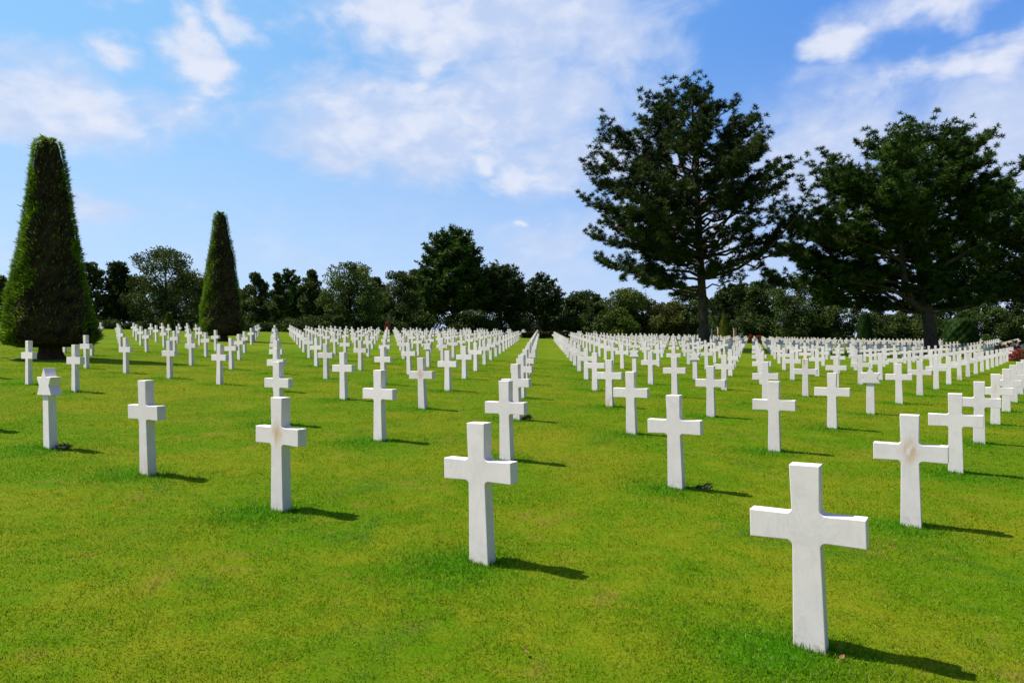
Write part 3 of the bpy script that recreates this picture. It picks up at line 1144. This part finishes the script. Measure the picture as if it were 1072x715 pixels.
for pts, rad, fol in [
    ([(737, 292, 0), (770, 283, -1), (800, 262, -2), (822, 236, -2.5), (838, 205, -2.5)], [0.16, 0.13, 0.10, 0.07, 0.03], 8),
    ([(736, 305, 0), (748, 328, -0.6), (764, 322, -1.2), (788, 309, -1.8), (808, 296, -2)], [0.13, 0.11, 0.09, 0.06, 0.03], 6),
    ([(735, 270, 0), (705, 262, -1), (672, 248, -1.4), (640, 238, -1.6)], [0.15, 0.11, 0.07, 0.03], 7),
    ([(735, 255, 0), (758, 240, 1), (778, 215, 1.5), (800, 188, 1.8), (822, 166, 2)], [0.15, 0.12, 0.09, 0.06, 0.03], 8),
    ([(736, 306, 0), (706, 300, -0.6), (682, 290, -1.2), (655, 288, -1.4)], [0.11, 0.08, 0.05, 0.02], 5),
    ([(732, 205, 0), (715, 175, -.5), (706, 145, -.8), (701, 118, -1)], [0.12, 0.10, 0.07, 0.03], 6),
]:
    P = []
    for (u, v, yy) in pts:
        a, b = p1(u, v)
        P.append((a, yy, b))
    ex1.append((P, rad, fol))
pine('tall_pine', g3(*PINE1), 'tallest pine with straight trunk and open ragged crown letting the sky through',
     [t[:3] for t in T1], [t[3] for t in T1], pr1, 80, M_PINE, 21, extra=ex1, density=1.0, spread=(0.7, 1.06), tuft=(0.42, 0.05), depth=0.75, needles=40,
     sparse=lambda h, a: 0.30 if (math.cos(a) > 0.0 and h < 0.62) else 1.0)

# --- broad dense pine on the right with the leaning forked trunk
D2 = PINE2[1]
S2 = D2 / 732.6
U2 = 536 + PINE2[0] / S2
p2 = lambda u, v: ((u - 978) * S2, (371 - v) * S2)
T2 = []
for (u, v, r) in [(980, 376, 0.76), (980, 369, 0.66), (979, 352, 0.57), (977, 335, 0.53), (975, 318, 0.49), (971, 300, 0.46), (972, 270, 0.38), (974, 240, 0.32), (976, 215, 0.22), (977, 185, 0.12), (976, 160, 0.04)]:
    a, b = p2(u, v)
    T2.append((a, 0, b, r))
pr2 = []
for (v, l, r) in [(322, 905, 1046), (312, 884, 1050), (300, 842, 1056), (275, 836, 1056), (250, 842, 1058), (220, 842, 1054), (190, 846, 1046), (170, 860, 1042), (160, 888, 1034), (150, 912, 1028), (142, 936, 1014), (136, 952, 1000)]:
    pr2.append(((371 - v) * S2, (978 - l) * S2, (r - 978) * S2))
ex2 = []
for pts, rad, fol in [
    ([(973, 326, 0), (957, 316, -.4), (948, 298, -.8), (944, 270, -1), (938, 235, -1.2), (930, 200, -1.3), (922, 172, -1.4)], [0.42, 0.36, 0.31, 0.27, 0.21, 0.13, 0.04], 10),
    ([(957, 317, -.4), (935, 305, -1.2), (912, 300, -2), (888, 298, -2.6), (862, 292, -3)], [0.22, 0.17, 0.13, 0.09, 0.04], 9),
    ([(944, 275, -1), (915, 262, -2), (885, 255, -2.6), (850, 246, -3)], [0.2, 0.15, 0.1, 0.04], 9),
    ([(972, 290, 0), (1000, 272, -1), (1025, 255, -1.8), (1045, 243, -2)], [0.2, 0.15, 0.1, 0.04], 8),
    ([(974, 330, 0), (998, 325, -1), (1022, 318, -1.8), (1050, 314, -2)], [0.13, 0.1, 0.07, 0.03], 7),
    ([(940, 240, -1.2), (915, 215, -1.8), (890, 190, -2), (868, 172, -2)], [0.17, 0.12, 0.08, 0.03], 8),
]:
    P = []
    for (u, v, yy) in pts:
        a, b = p2(u, v)
        P.append((a, yy, b))
    ex2.append((P, rad, fol))
pine('broad_pine', g3(*PINE2), 'broad dense pine with a thick dark leaning trunk that forks low down',
     [t[:3] for t in T2], [t[3] for t in T2], pr2, 88, M_PINE2, 22, extra=ex2, density=1.05, spread=(0.7, 1.08), tuft=(0.45, 0.055), depth=0.8, needles=40,
     front=lambda h, a: 0.28 if (math.sin(a) < 0.0 and h < 0.62) else 1.0)


# --- other pines further off
def far_pine(u, Y, vtop, hl, hr, label, seed, vbot=300, mat=M_PINE, limbs=56, dens=0.9, tuft=(0.5, 0.15), shape=None, name='pine_tree'):
    x = at_px(u, Y)
    s = Y / 732.6
    base = g3(x, Y)
    # true eye-level line in the photograph is y = 360 at the middle and tips by 0.014 rad
    v0 = 360.2 - 0.014 * (u - 536)
    zt = EYE + (v0 - vtop) * s - base[2]
    zb = EYE + (v0 - vbot) * s - base[2]
    n = 8
    prof = []
    shape = shape or [(0, .75), (.15, .95), (.3, 1.0), (.5, .92), (.68, .72), (.82, .5), (.93, .28), (1, .08)]
    for f, k in shape:
        prof.append((zb + (zt - zb) * f, hl * s * k, hr * s * k))
    tr = [(0, 0, -0.3), (0.05, 0, 0.3), (0.0, 0, zt * 0.3), (0.1, 0, zt * 0.6), (0, 0, zt * 0.97)]
    r0 = 0.022 * zt + 0.05
    return pine(name, base, label, tr, [r0 * 1.4, r0 * 1.15, r0 * 0.9, r0 * 0.55, 0.04], prof, limbs, mat, seed, density=dens, tuft=tuft, needles=11)


far_pine(1078, 70, 190, 82, 60, 'dark pine cut by the picture edge behind the broad pine', 31, vbot=312, limbs=80, dens=1.1, tuft=(0.44, 0.09), mat=M_PINE2,
         shape=[(0, .8), (.15, .95), (.35, 1.0), (.6, .95), (.8, .75), (.93, .5), (1, .2)])
far_pine(477, 104, 243, 44, 35, 'tallest dome-topped dark pine in the middle of the far tree belt', 32, vbot=325, limbs=96, dens=1.0, tuft=(0.6, 0.15), mat=M_PINE2,
         shape=[(0, .95), (.15, 1.0), (.35, .95), (.55, .8), (.72, .72), (.86, .56), (.95, .36), (1, .14)])
far_pine(524, 108, 281, 30, 32, 'shorter dark pine leaning against the right of the dome-topped one', 33, vbot=326, limbs=60, tuft=(0.6, 0.15),
         shape=[(0, .9), (.3, 1.0), (.6, .85), (.8, .62), (.93, .4), (1, .15)])
far_pine(568, 112, 291, 20, 24, 'small thin-topped pine between the dark pines and the far hedge', 34, vbot=330, limbs=40, dens=0.6, tuft=(0.55, 0.16))
far_pine(124, 76, 279, 16, 17, 'slim dark conifer with pointed top behind the tallest yew', 35, vbot=335, limbs=50, tuft=(0.45, 0.14),
         shape=[(0, 1), (.3, .95), (.55, .72), (.75, .5), (.9, .28), (1, .05)])
far_pine(304, 96, 287, 14, 15, 'narrow light-topped conifer between two leafy trees in the belt', 36, vbot=335, limbs=34, dens=0.7, tuft=(0.5, 0.16), mat=M_PINE2)
far_pine(770, 124, 300, 26, 34, 'dark pine in the belt right behind the tall pine trunk', 37, vbot=335, limbs=50, tuft=(0.6, 0.2))


def leafy(u, Y, vtop, hw, label, mat, seed, name='leafy_tree', shape='round', lumps=46, leaves=150, hr=None, trunk_h=0.10, cat='tree', group='trees of the far belt', leaf=None):
    x = at_px(u, Y)
    s = Y / 732.6
    base = g3(x, Y)
    v0 = 360.2 - 0.014 * (u - 536)
    H = EYE + (v0 - vtop) * s - base[2]
    return broadleaf(name, base, label, H, hw * s, mat, seed, lumps, leaves, leaf or 0.0027 * Y, trunk_h, shape, group, cat, (hr or hw) * s)


TREES = [
    (2, 74, 290, 16, 'dark tree filling the picture edge beside the tallest yew', M_OAK, 'round', 40),
    (26, 78, 296, 20, 'rounded dark tree showing between picture edge and tallest yew', M_DARK, 'round', 40),
    (97, 74, 276, 17, 'leafy tree half hidden by the right edge of the tallest yew', M_OAK, 'round', 46),
    (172, 75, 261, 40, 'broad oak with spreading crown standing between the two yews', M_OAK, 'round', 80),
    (148, 82, 290, 22, 'low tree filling the gap left of the broad oak', M_DARK, 'round', 36),
    (215, 82, 292, 22, 'dim low tree behind the smaller yew', M_DARK, 'round', 36),
    (268, 84, 287, 19, 'small oval tree directly right of the smaller yew', M_OAK, 'tall', 50),
    (291, 90, 287, 12, 'thin wispy tree with sprays sticking out above its crown', M_OAK, 'tall', 26),
    (327, 88, 284, 19, 'feathery tree with pointed top left of the brightest round tree', M_OAK, 'tall', 48),
    (367, 86, 277, 36, 'brightest round leafy tree in the belt between yew and dome-topped pine', M_BRIGHT, 'round', 80),
    (419, 96, 285, 24, 'rounded tree tucked against the dome-topped pine on its yew side', M_OAK, 'round', 52),
    (448, 112, 300, 34, 'low dark tree filling in below the dome-topped pine', M_DARK, 'round', 46),
    (505, 116, 310, 34, 'low dark tree filling in between the two dark pines', M_DARK, 'round', 46),
    (548, 120, 306, 24, 'dark tree behind the thin-topped small pine', M_DARK, 'round', 40),
    (599, 116, 311, 18, 'small round dark tree past the end of the grass aisle', M_DARK, 'round', 40),
    (624, 114, 309, 16, 'pointed small tree left of the light green round tree', M_OAK, 'tall', 40),
    (654, 108, 304, 30, 'light green round tree peeking out under the tall pine crown', M_BRIGHT, 'round', 70),
    (700, 106, 318, 26, 'low olive-yellow tree directly left of the tall pine trunk', M_OLIVE, 'round', 56),
    (722, 118, 302, 26, 'dark tree behind the olive-yellow one', M_DARK, 'round', 46),
    (672, 118, 312, 26, 'dim tree behind the gap between light green and olive-yellow trees', M_OAK, 'round', 40),
    (800, 118, 296, 32, 'dark leafy tree between the tall pine and the broad pine', M_DARK, 'round', 56),
    (838, 112, 288, 34, 'dense black-green tree below the drooping limbs of the broad pine', M_DARK, 'round', 60),
    (872, 110, 292, 26, 'dense dark tree left of the square clipped topiary', M_DARK, 'round', 56),
    (930, 122, 331, 26, 'low dark tree under the bright sky gap beside the forked trunk', M_OAK, 'round', 44),
    (962, 118, 314, 22, 'low tree with pale olive leaves behind the forked trunk', M_OAK, 'round', 40),
    (994, 116, 294, 34, 'dark low tree behind the dome-shaped topiary', M_DARK, 'round', 46),
    (1032, 112, 284, 34, 'dark leafy tree right of the dome-shaped topiary', M_DARK, 'round', 50),
    (1068, 108, 290, 34, 'dark leafy tree beyond the red roses at the picture edge', M_DARK, 'round', 50),
    (398, 104, 302, 22, 'dark low tree behind the gap right of the brightest round tree', M_DARK, 'round', 36),
    (245, 96, 304, 26, 'dim low tree showing between the smaller yew and the oval tree', M_DARK, 'round', 36),
    (70, 90, 298, 40, 'dim tree standing far behind the tallest yew', M_DARK, 'round', 44),
    (340, 104, 312, 34, 'dim low tree behind the feathery pointed one', M_DARK, 'round', 40),
    (290, 104, 314, 26, 'dim low tree behind the thin wispy one', M_DARK, 'round', 36),
    (580, 130, 318, 34, 'dim tree far behind the end of the grass aisle', M_DARK, 'round', 40),
    (640, 128, 322, 34, 'dim tree far behind the pointed small tree', M_DARK, 'round', 40),
    (232, 104, 296, 22, 'grey-green tree far behind the smaller yew, just above its neighbours', M_OAK, 'round', 44),
    (312, 108, 300, 26, 'dim tree behind the narrow light-topped conifer', M_OAK, 'round', 40),
    (394, 114, 292, 22, 'tall dim tree behind the gap right of the brightest round tree', M_OAK, 'tall', 44),
    (435, 118, 284, 24, 'dim tree rising behind the yew side of the dome-topped pine', M_DARK, 'round', 44),
    (196, 96, 288, 24, 'dim tree behind the right side of the broad oak', M_OAK, 'round', 40),
    (130, 96, 294, 26, 'dim tree behind the slim dark conifer', M_OAK, 'round', 40),
    (608, 132, 306, 26, 'grey-green tree far behind the small round dark one', M_OAK, 'round', 40),
    (750, 132, 312, 34, 'dim tree far behind the golden cone topiary', M_DARK, 'round', 44),
]
for k, (u, Y, vt, hw, lab, mt, sh, lp) in enumerate(TREES):
    leafy(u, Y, vt, hw, lab, mt, 100 + k, shape=sh, lumps=lp, leaves=290)

# understory that closes the foot of the belt
SHRUBS = []
ux = -10
rs0 = random.Random(5)
while ux < 1090:
    Y = np.interp(ux, [0, 120, 260, 360, 470, 580, 700, 860, 1072], [66, 68, 76, 84, 98, 112, 112, 116, 106])
    SHRUBS.append((ux, Y + rs0.uniform(-1.5, 3)))
    ux += rs0.uniform(22, 34)
NEARBY = [(0, 'the tallest yew'), (110, 'the slim dark conifer'), (172, 'the broad oak'), (233, 'the smaller yew'), (291, 'the thin wispy tree'), (367, 'the brightest round tree'),
          (425, 'the rounded tree'), (477, 'the dome-topped pine'), (524, 'the shorter dark pine'), (568, 'the end of the grass aisle'), (624, 'the pointed small tree'),
          (654, 'the light green round tree'), (700, 'the olive-yellow tree'), (745, 'the tall pine trunk'), (800, 'the gap between the two big pines'), (838, 'the black-green tree'),
          (906, 'the square topiary'), (960, 'the forked trunk'), (1010, 'the dome-shaped topiary'), (1062, 'the red roses')]
used = {}
for k, (u, Y) in enumerate(SHRUBS):
    nm = min(NEARBY, key=lambda q: abs(q[0] - u))[1]
    used.setdefault(nm, []).append(k)
for k, (u, Y) in enumerate(SHRUBS):
    nm = min(NEARBY, key=lambda q: abs(q[0] - u))[1]
    idx = used[nm].index(k)
    word = ['bushy dark shrub behind the far crosses below ', 'second dark shrub along the far hedge line below ', 'third dark shrub along the far hedge line below '][idx]
    v0 = 360.2 - 0.014 * (u - 536)
    leafy(u, Y, v0 - rs0.uniform(24, 34), rs0.uniform(17, 23), word + nm, M_DARK if rs0.random() < 0.9 else M_OAK, 300 + k, name='shrub', lumps=22, leaves=200, trunk_h=0.02,
          cat='shrub', group='shrubs at the foot of the far trees')


# --- small clipped topiaries in the distance
def far_topiary(u, Y, vtop, vbot, hwt, hwb, label, mat, seed, rounded=False, name='clipped_topiary'):
    x = at_px(u, Y)
    s = Y / 732.6
    base = g3(x, Y)
    v0 = 360.2 - 0.014 * (u - 536)
    H = EYE + (v0 - vtop) * s - base[2]
    if rounded:
        prof = [(0.05, hwb * s * .94), (H * .2, hwb * s), (H * .5, hwb * s * .98), (H * .75, hwb * s * .9), (H * .9, hwb * s * .8), (H * .98, hwb * s * .6), (H, hwb * s * .35)]
    else:
        prof = [(0.05, hwb * s), (H * .5, (hwb + hwt) * .52 * s), (H * .93, hwt * s), (H, hwt * s * 0.55)]
    topiary(name, base, label, prof, 0.1, 0.1, mat, mat, seed, 9000, 0.20, flat=0.7, group='small clipped topiaries beyond the far rows')


far_topiary(758.5, 98, 327, 352, 1.2, 7.5, 'narrow golden-green cone topiary just past the tall pine trunk', M_TOPI, 51)
far_topiary(905.5, 104, 327, 356, 4.5, 8.0, 'dark green square-topped topiary under the sky gap', M_TOPI2, 52)
far_topiary(1006, 84, 333, 360, 10, 16, 'dome-shaped dark topiary bush right of the forked trunk', M_TOPI2, 53, rounded=True)
far_topiary(177, 70, 329, 348, 1.0, 4.5, 'tiny yellow-green cone topiary at the foot of the broad oak', M_TOPI, 54)


# --- low hedge closing the grass aisle
def hedge(x0, x1, y, h, d, label, seed):
    global RNG
    keep = RNG
    RNG = np.random.default_rng(seed)
    root = empty('low_hedge', g3((x0 + x1) / 2, y))
    tag(root, label, 'hedge')
    L = (x1 - x0)
    n = 5200
    c = np.stack([RNG.uniform(-L / 2, L / 2, n), RNG.uniform(-d / 2, d / 2, n), RNG.uniform(0.02, h, n)], 1)
    face = RNG.integers(0, 3, n)
    c[face == 0, 2] = h * RNG.uniform(0.9, 1.02, (face == 0).sum())
    c[face == 1, 1] = -d / 2 * RNG.uniform(0.9, 1.05, (face == 1).sum())
    c[:, 2] += 0.05 * np.sin(c[:, 0] * 3)
    dd = unit(rand_unit(n) + np.array([0, -0.3, 0.5]))
    wv = unit(np.cross(dd, rand_unit(n)))
    v = kites(c, dd, wv, np.full(n, 0.2), np.full(n, 0.13))
    link('leaves', np_mesh('leaves', v, 4, {'rnd': np.repeat(RNG.random(n), 4)}), M_HEDGE, root)
    tb = Tubes()
    for k in range(14):
        xx = -L / 2 + L * (k + .5) / 14
        tb.add([(xx, 0, -0.1), (xx + .05, 0, h * .5), (xx - .05, .05, h * .9)], [0.03, 0.025, 0.012], 5)
    link('stems', tb.mesh('stems'), M_BARK2, root)
    RNG = keep


hedge(1.2, 7.0, 86.5, 0.72, 0.9, 'low reddish-brown hedge closing the far end of the grass aisle', 61)


# --- red flowering bushes
def rose_bush(x, y, rx, h, label, seed, nb=60):
    global RNG
    keep = RNG
    RNG = np.random.default_rng(seed)
    root = empty('rose_bush', g3(x, y))
    tag(root, label, 'rose bush', 'red rose bushes')
    n = 1500
    d = rand_unit(n, -0.2, 1)
    c = d * RNG.uniform(0.5, 1.0, n)[:, None] ** 0.6 * np.array([rx, rx, h])
    c[:, 2] = np.maximum(c[:, 2], 0.03)
    dd = unit(rand_unit(n) + d * .5)
    v = kites(c, dd, unit(np.cross(dd, rand_unit(n))), RNG.uniform(.07, .13, n), RNG.uniform(.05, .08, n))
    link('foliage', np_mesh('foliage', v, 4, {'rnd': np.repeat(RNG.random(n), 4)}), M_ROSELEAF, root)
    b = rand_unit(nb, 0.0, 1)
    b = b * np.array([rx, rx, h]) * RNG.uniform(0.9, 1.12, nb)[:, None]
    V, RR = [], []
    for q in b:
        m = 26
        dd = rand_unit(m, -0.3, 1)
        V.append(kites(np.repeat(q[None], m, 0), dd, unit(np.cross(dd, rand_unit(m))), RNG.uniform(.07, .12, m), RNG.uniform(.06, .10, m)))
        RR.append(RNG.random(m))
    link('blossoms', np_mesh('blossoms', np.concatenate(V), 4, {'rnd': np.repeat(np.concatenate(RR), 4)}), M_ROSE, root)
    tb = Tubes()
    for k in range(7):
        a = k * 0.9
        tb.add([(0.05 * math.cos(a), 0.05 * math.sin(a), -0.1), (0.3 * rx * math.cos(a), 0.3 * rx * math.sin(a), h * .5), (0.7 * rx * math.cos(a), 0.7 * rx * math.sin(a), h * .85)],
               [0.018, 0.014, 0.008], 5)
    link('stems', tb.mesh('stems'), M_BARK2, root)
    RNG = keep


rose_bush(at_px(1069, 52), 52, 0.85, 0.95, 'largest red rose bush, at the picture edge beside the rows', 71, 110)
rose_bush(at_px(1061, 56), 56, 0.62, 1.45, 'taller red rose bush standing behind the largest one', 72, 60)
rose_bush(at_px(1047, 60), 60, 0.60, 1.2, 'thin red rose bush left of the other roses at picture edge', 75, 30)
rose_bush(at_px(785.5, 96), 96, 0.42, 1.15, 'red rose bush at the far end of the narrow gap right of the tall pine', 73, 50)
rose_bush(at_px(794, 92), 92, 0.45, 1.1, 'red rose bush right of the other one at the narrow gap', 74, 50)
rose_bush(at_px(406, 80), 80, 0.33, 1.35, 'tiny red rose bush showing above crosses below the rounded tree', 76, 40)


# --- short stone pillars beyond the tall pine, and the pale post at its trunk
def pillar(u, Y, vtop, w, label):
    x = at_px(u, Y)
    s = Y / 732.6
    base = g3(x, Y)
    H = EYE + (360.2 - 0.014 * (u - 536) - vtop) * s - base[2]
    root = empty('stone_pillar', base)
    tag(root, label, 'pillar', 'pinkish stone pillars')
    for nm, hx, z0, z1 in (('shaft', w / 2, -0.1, H - 0.14), ('capstone', w / 2 + 0.06, H - 0.14, H), ('plinth', w / 2 + 0.05, -0.12, 0.18)):
        bm = bmesh.new()
        bmesh.ops.create_cube(bm, size=1.0)
        for vtx in bm.verts:
            vtx.co = Vector((vtx.co.x * 2 * hx, vtx.co.y * 2 * hx, z0 + (vtx.co.z + .5) * (z1 - z0)))
        bmesh.ops.bevel(bm, geom=bm.edges[:], offset=0.02, segments=2, affect='EDGES')
        me = bpy.data.meshes.new(nm)
        bm.to_mesh(me)
        bm.free()
        link(nm, me, M_STONE, root)


pillar(753, 101, 342.5, 0.42, 'pinkish stone pillar between the tall pine trunk and the golden cone topiary')
pillar(769.5, 101, 343.5, 0.36, 'pinkish stone pillar right of the golden cone topiary')


def post(u, Y, vtop, label):
    x = at_px(u, Y)
    s = Y / 732.6
    base = g3(x, Y)
    H = EYE + (360.2 - 0.014 * (u - 536) - vtop) * s - base[2]
    tb = Tubes()
    tb.add([(0, 0, -0.1), (0, 0, H * .5), (0, 0, H - 0.12), (0, 0, H - 0.03), (0, 0, H)], [0.075, 0.072, 0.072, 0.06, 0.02], 12)
    o = link('marker_post', tb.mesh('marker_post'), M_POST, None, base)
    tag(o, label, 'post')


post(745.2, 66, 343.8, 'thin pale orange post standing against the tall pine trunk')


# --- dried bouquets at the feet of three headstones, fallen leaves
def bouquet(x, y, rz, size, label, seed, name='dried_bouquet', wreath=False):
    global RNG
    keep = RNG
    RNG = np.random.default_rng(seed)
    root = empty(name, g3(x, y, 0.0), rz)
    tag(root, label, 'bouquet')
    n = 170
    if wreath:
        a = RNG.uniform(0, 2 * math.pi, n)
        c = np.stack([np.cos(a) * .085 + RNG.normal(0, .014, n), np.sin(a) * .085 + RNG.normal(0, .014, n), 0.035 + np.abs(RNG.normal(0, .02, n))], 1) * size
        d = unit(np.stack([-np.sin(a), np.cos(a), RNG.uniform(.1, 1.0, n)], 1) + rand_unit(n) * .7)
    else:
        t = RNG.uniform(-1, 1, n)
        c = np.stack([t * .13, RNG.normal(0, .03, n) * (1 + t), 0.03 + np.abs(RNG.normal(0, .025, n)) * (1.3 + t)], 1) * size
        d = unit(np.stack([np.full(n, .8), RNG.normal(0, .6, n), RNG.uniform(0, .9, n)], 1))
    v = kites(c, d, unit(np.cross(d, rand_unit(n))), RNG.uniform(.05, .10, n) * size, RNG.uniform(.012, .03, n) * size)
    link('leaves', np_mesh('leaves', v, 4), M_STEMS, root)
    tb = Tubes()
    if wreath:
        ring = [(math.cos(k * math.pi / 8) * .085 * size, math.sin(k * math.pi / 8) * .085 * size, .03 * size) for k in range(17)]
        tb.add(ring, [.014 * size] * 17, 6)
    else:
        for k in range(9):
            e = RNG.normal(0, .03, 3) * size
            tb.add([(-.17 * size, e[1] * .4, .02 * size), (0, e[1] * .2, .035 * size), (.13 * size, e[1] * 1.6, .05 * size + abs(e[2]))], [.004 * size] * 3, 5)
    link('stems', tb.mesh('stems'), M_STEMS, root)
    V = []
    for k in range(7):
        if wreath:
            a = RNG.uniform(0, 6.28)
            q = np.array([math.cos(a) * .08, math.sin(a) * .08, .065]) * size
        else:
            q = np.array([RNG.uniform(.03, .15), RNG.normal(0, .035), RNG.uniform(.05, .09)]) * size
        m = 16
        dd = rand_unit(m, 0, 1)
        V.append(kites(np.repeat(q[None], m, 0), dd, unit(np.cross(dd, rand_unit(m))), np.full(m, .026 * size), np.full(m, .016 * size)))
    link('blossoms', np_mesh('blossoms', np.concatenate(V), 4), M_CREAM, root)
    RNG = keep


x, y = ij_xy(4, 0)
bouquet(x + 0.20, y - 0.06, 0.4, 0.66, 'dark dried wreath with cream flowers beside the star headstone', 81, 'dried_wreath', True)
x, y = ij_xy(0, 1)
bouquet(x + 0.24, y - 0.09, -0.5, 0.62, 'small dried bouquet with cream flowers lying beside a cross in its shadow', 82)
x, y = ij_xy(1, 2)
bouquet(x + 0.15, y + 0.0, 0.9, 0.8, 'dark withered bunch at the foot of a cross along the aisle edge', 83)


def fallen_leaf(x, y, rz, s, label):
    bm = bmesh.new()
    prof = [(-1, 0), (-.6, .38), (-.1, .5), (.4, .36), (1, 0)]
    top = [bm.verts.new((a * s, b * s, .02 * s + .25 * s * b * b + .1 * s * a * a)) for a, b in prof]
    bot = [bm.verts.new((a * s, -b * s, .02 * s + .45 * s * b * b + .1 * s * a * a)) for a, b in prof[1:-1]]
    mid = [bm.verts.new((a * s, 0, .1 * s * a * a)) for a, b in prof[1:-1]]
    bm.faces.new((top[0], mid[0], top[1]))
    bm.faces.new((top[1], mid[0], mid[1], top[2]))
    bm.faces.new((top[2], mid[1], mid[2], top[3]))
    bm.faces.new((top[3], mid[2], top[4]))
    bm.faces.new((top[0], bot[0], mid[0]))
    bm.faces.new((bot[0], bot[1], mid[1], mid[0]))
    bm.faces.new((bot[1], bot[2], mid[2], mid[1]))
    bm.faces.new((bot[2], top[4], mid[2]))
    stem = [bm.verts.new(p) for p in ((-1 * s, .03 * s, .03 * s), (-1 * s, -.03 * s, .03 * s), (-1.5 * s, 0, .16 * s))]
    bm.faces.new(stem)
    me = bpy.data.meshes.new('fallen_leaf')
    bm.to_mesh(me)
    bm.free()
    o = link('fallen_leaf', me, M_DRYLEAF, None, g3(x, y, 0.026))
    o.rotation_euler = (R(12), R(-8), rz)
    tag(o, label, 'leaf', 'brown leaves fallen on the lawn')


fallen_leaf(1.70, 3.66, 0.7, 0.026, 'reddish brown leaf at the foot of the nearest cross')
fallen_leaf(0.05, 3.62, 2.1, 0.022, 'small brown leaf on the open lawn in front of the grey-veined cross')
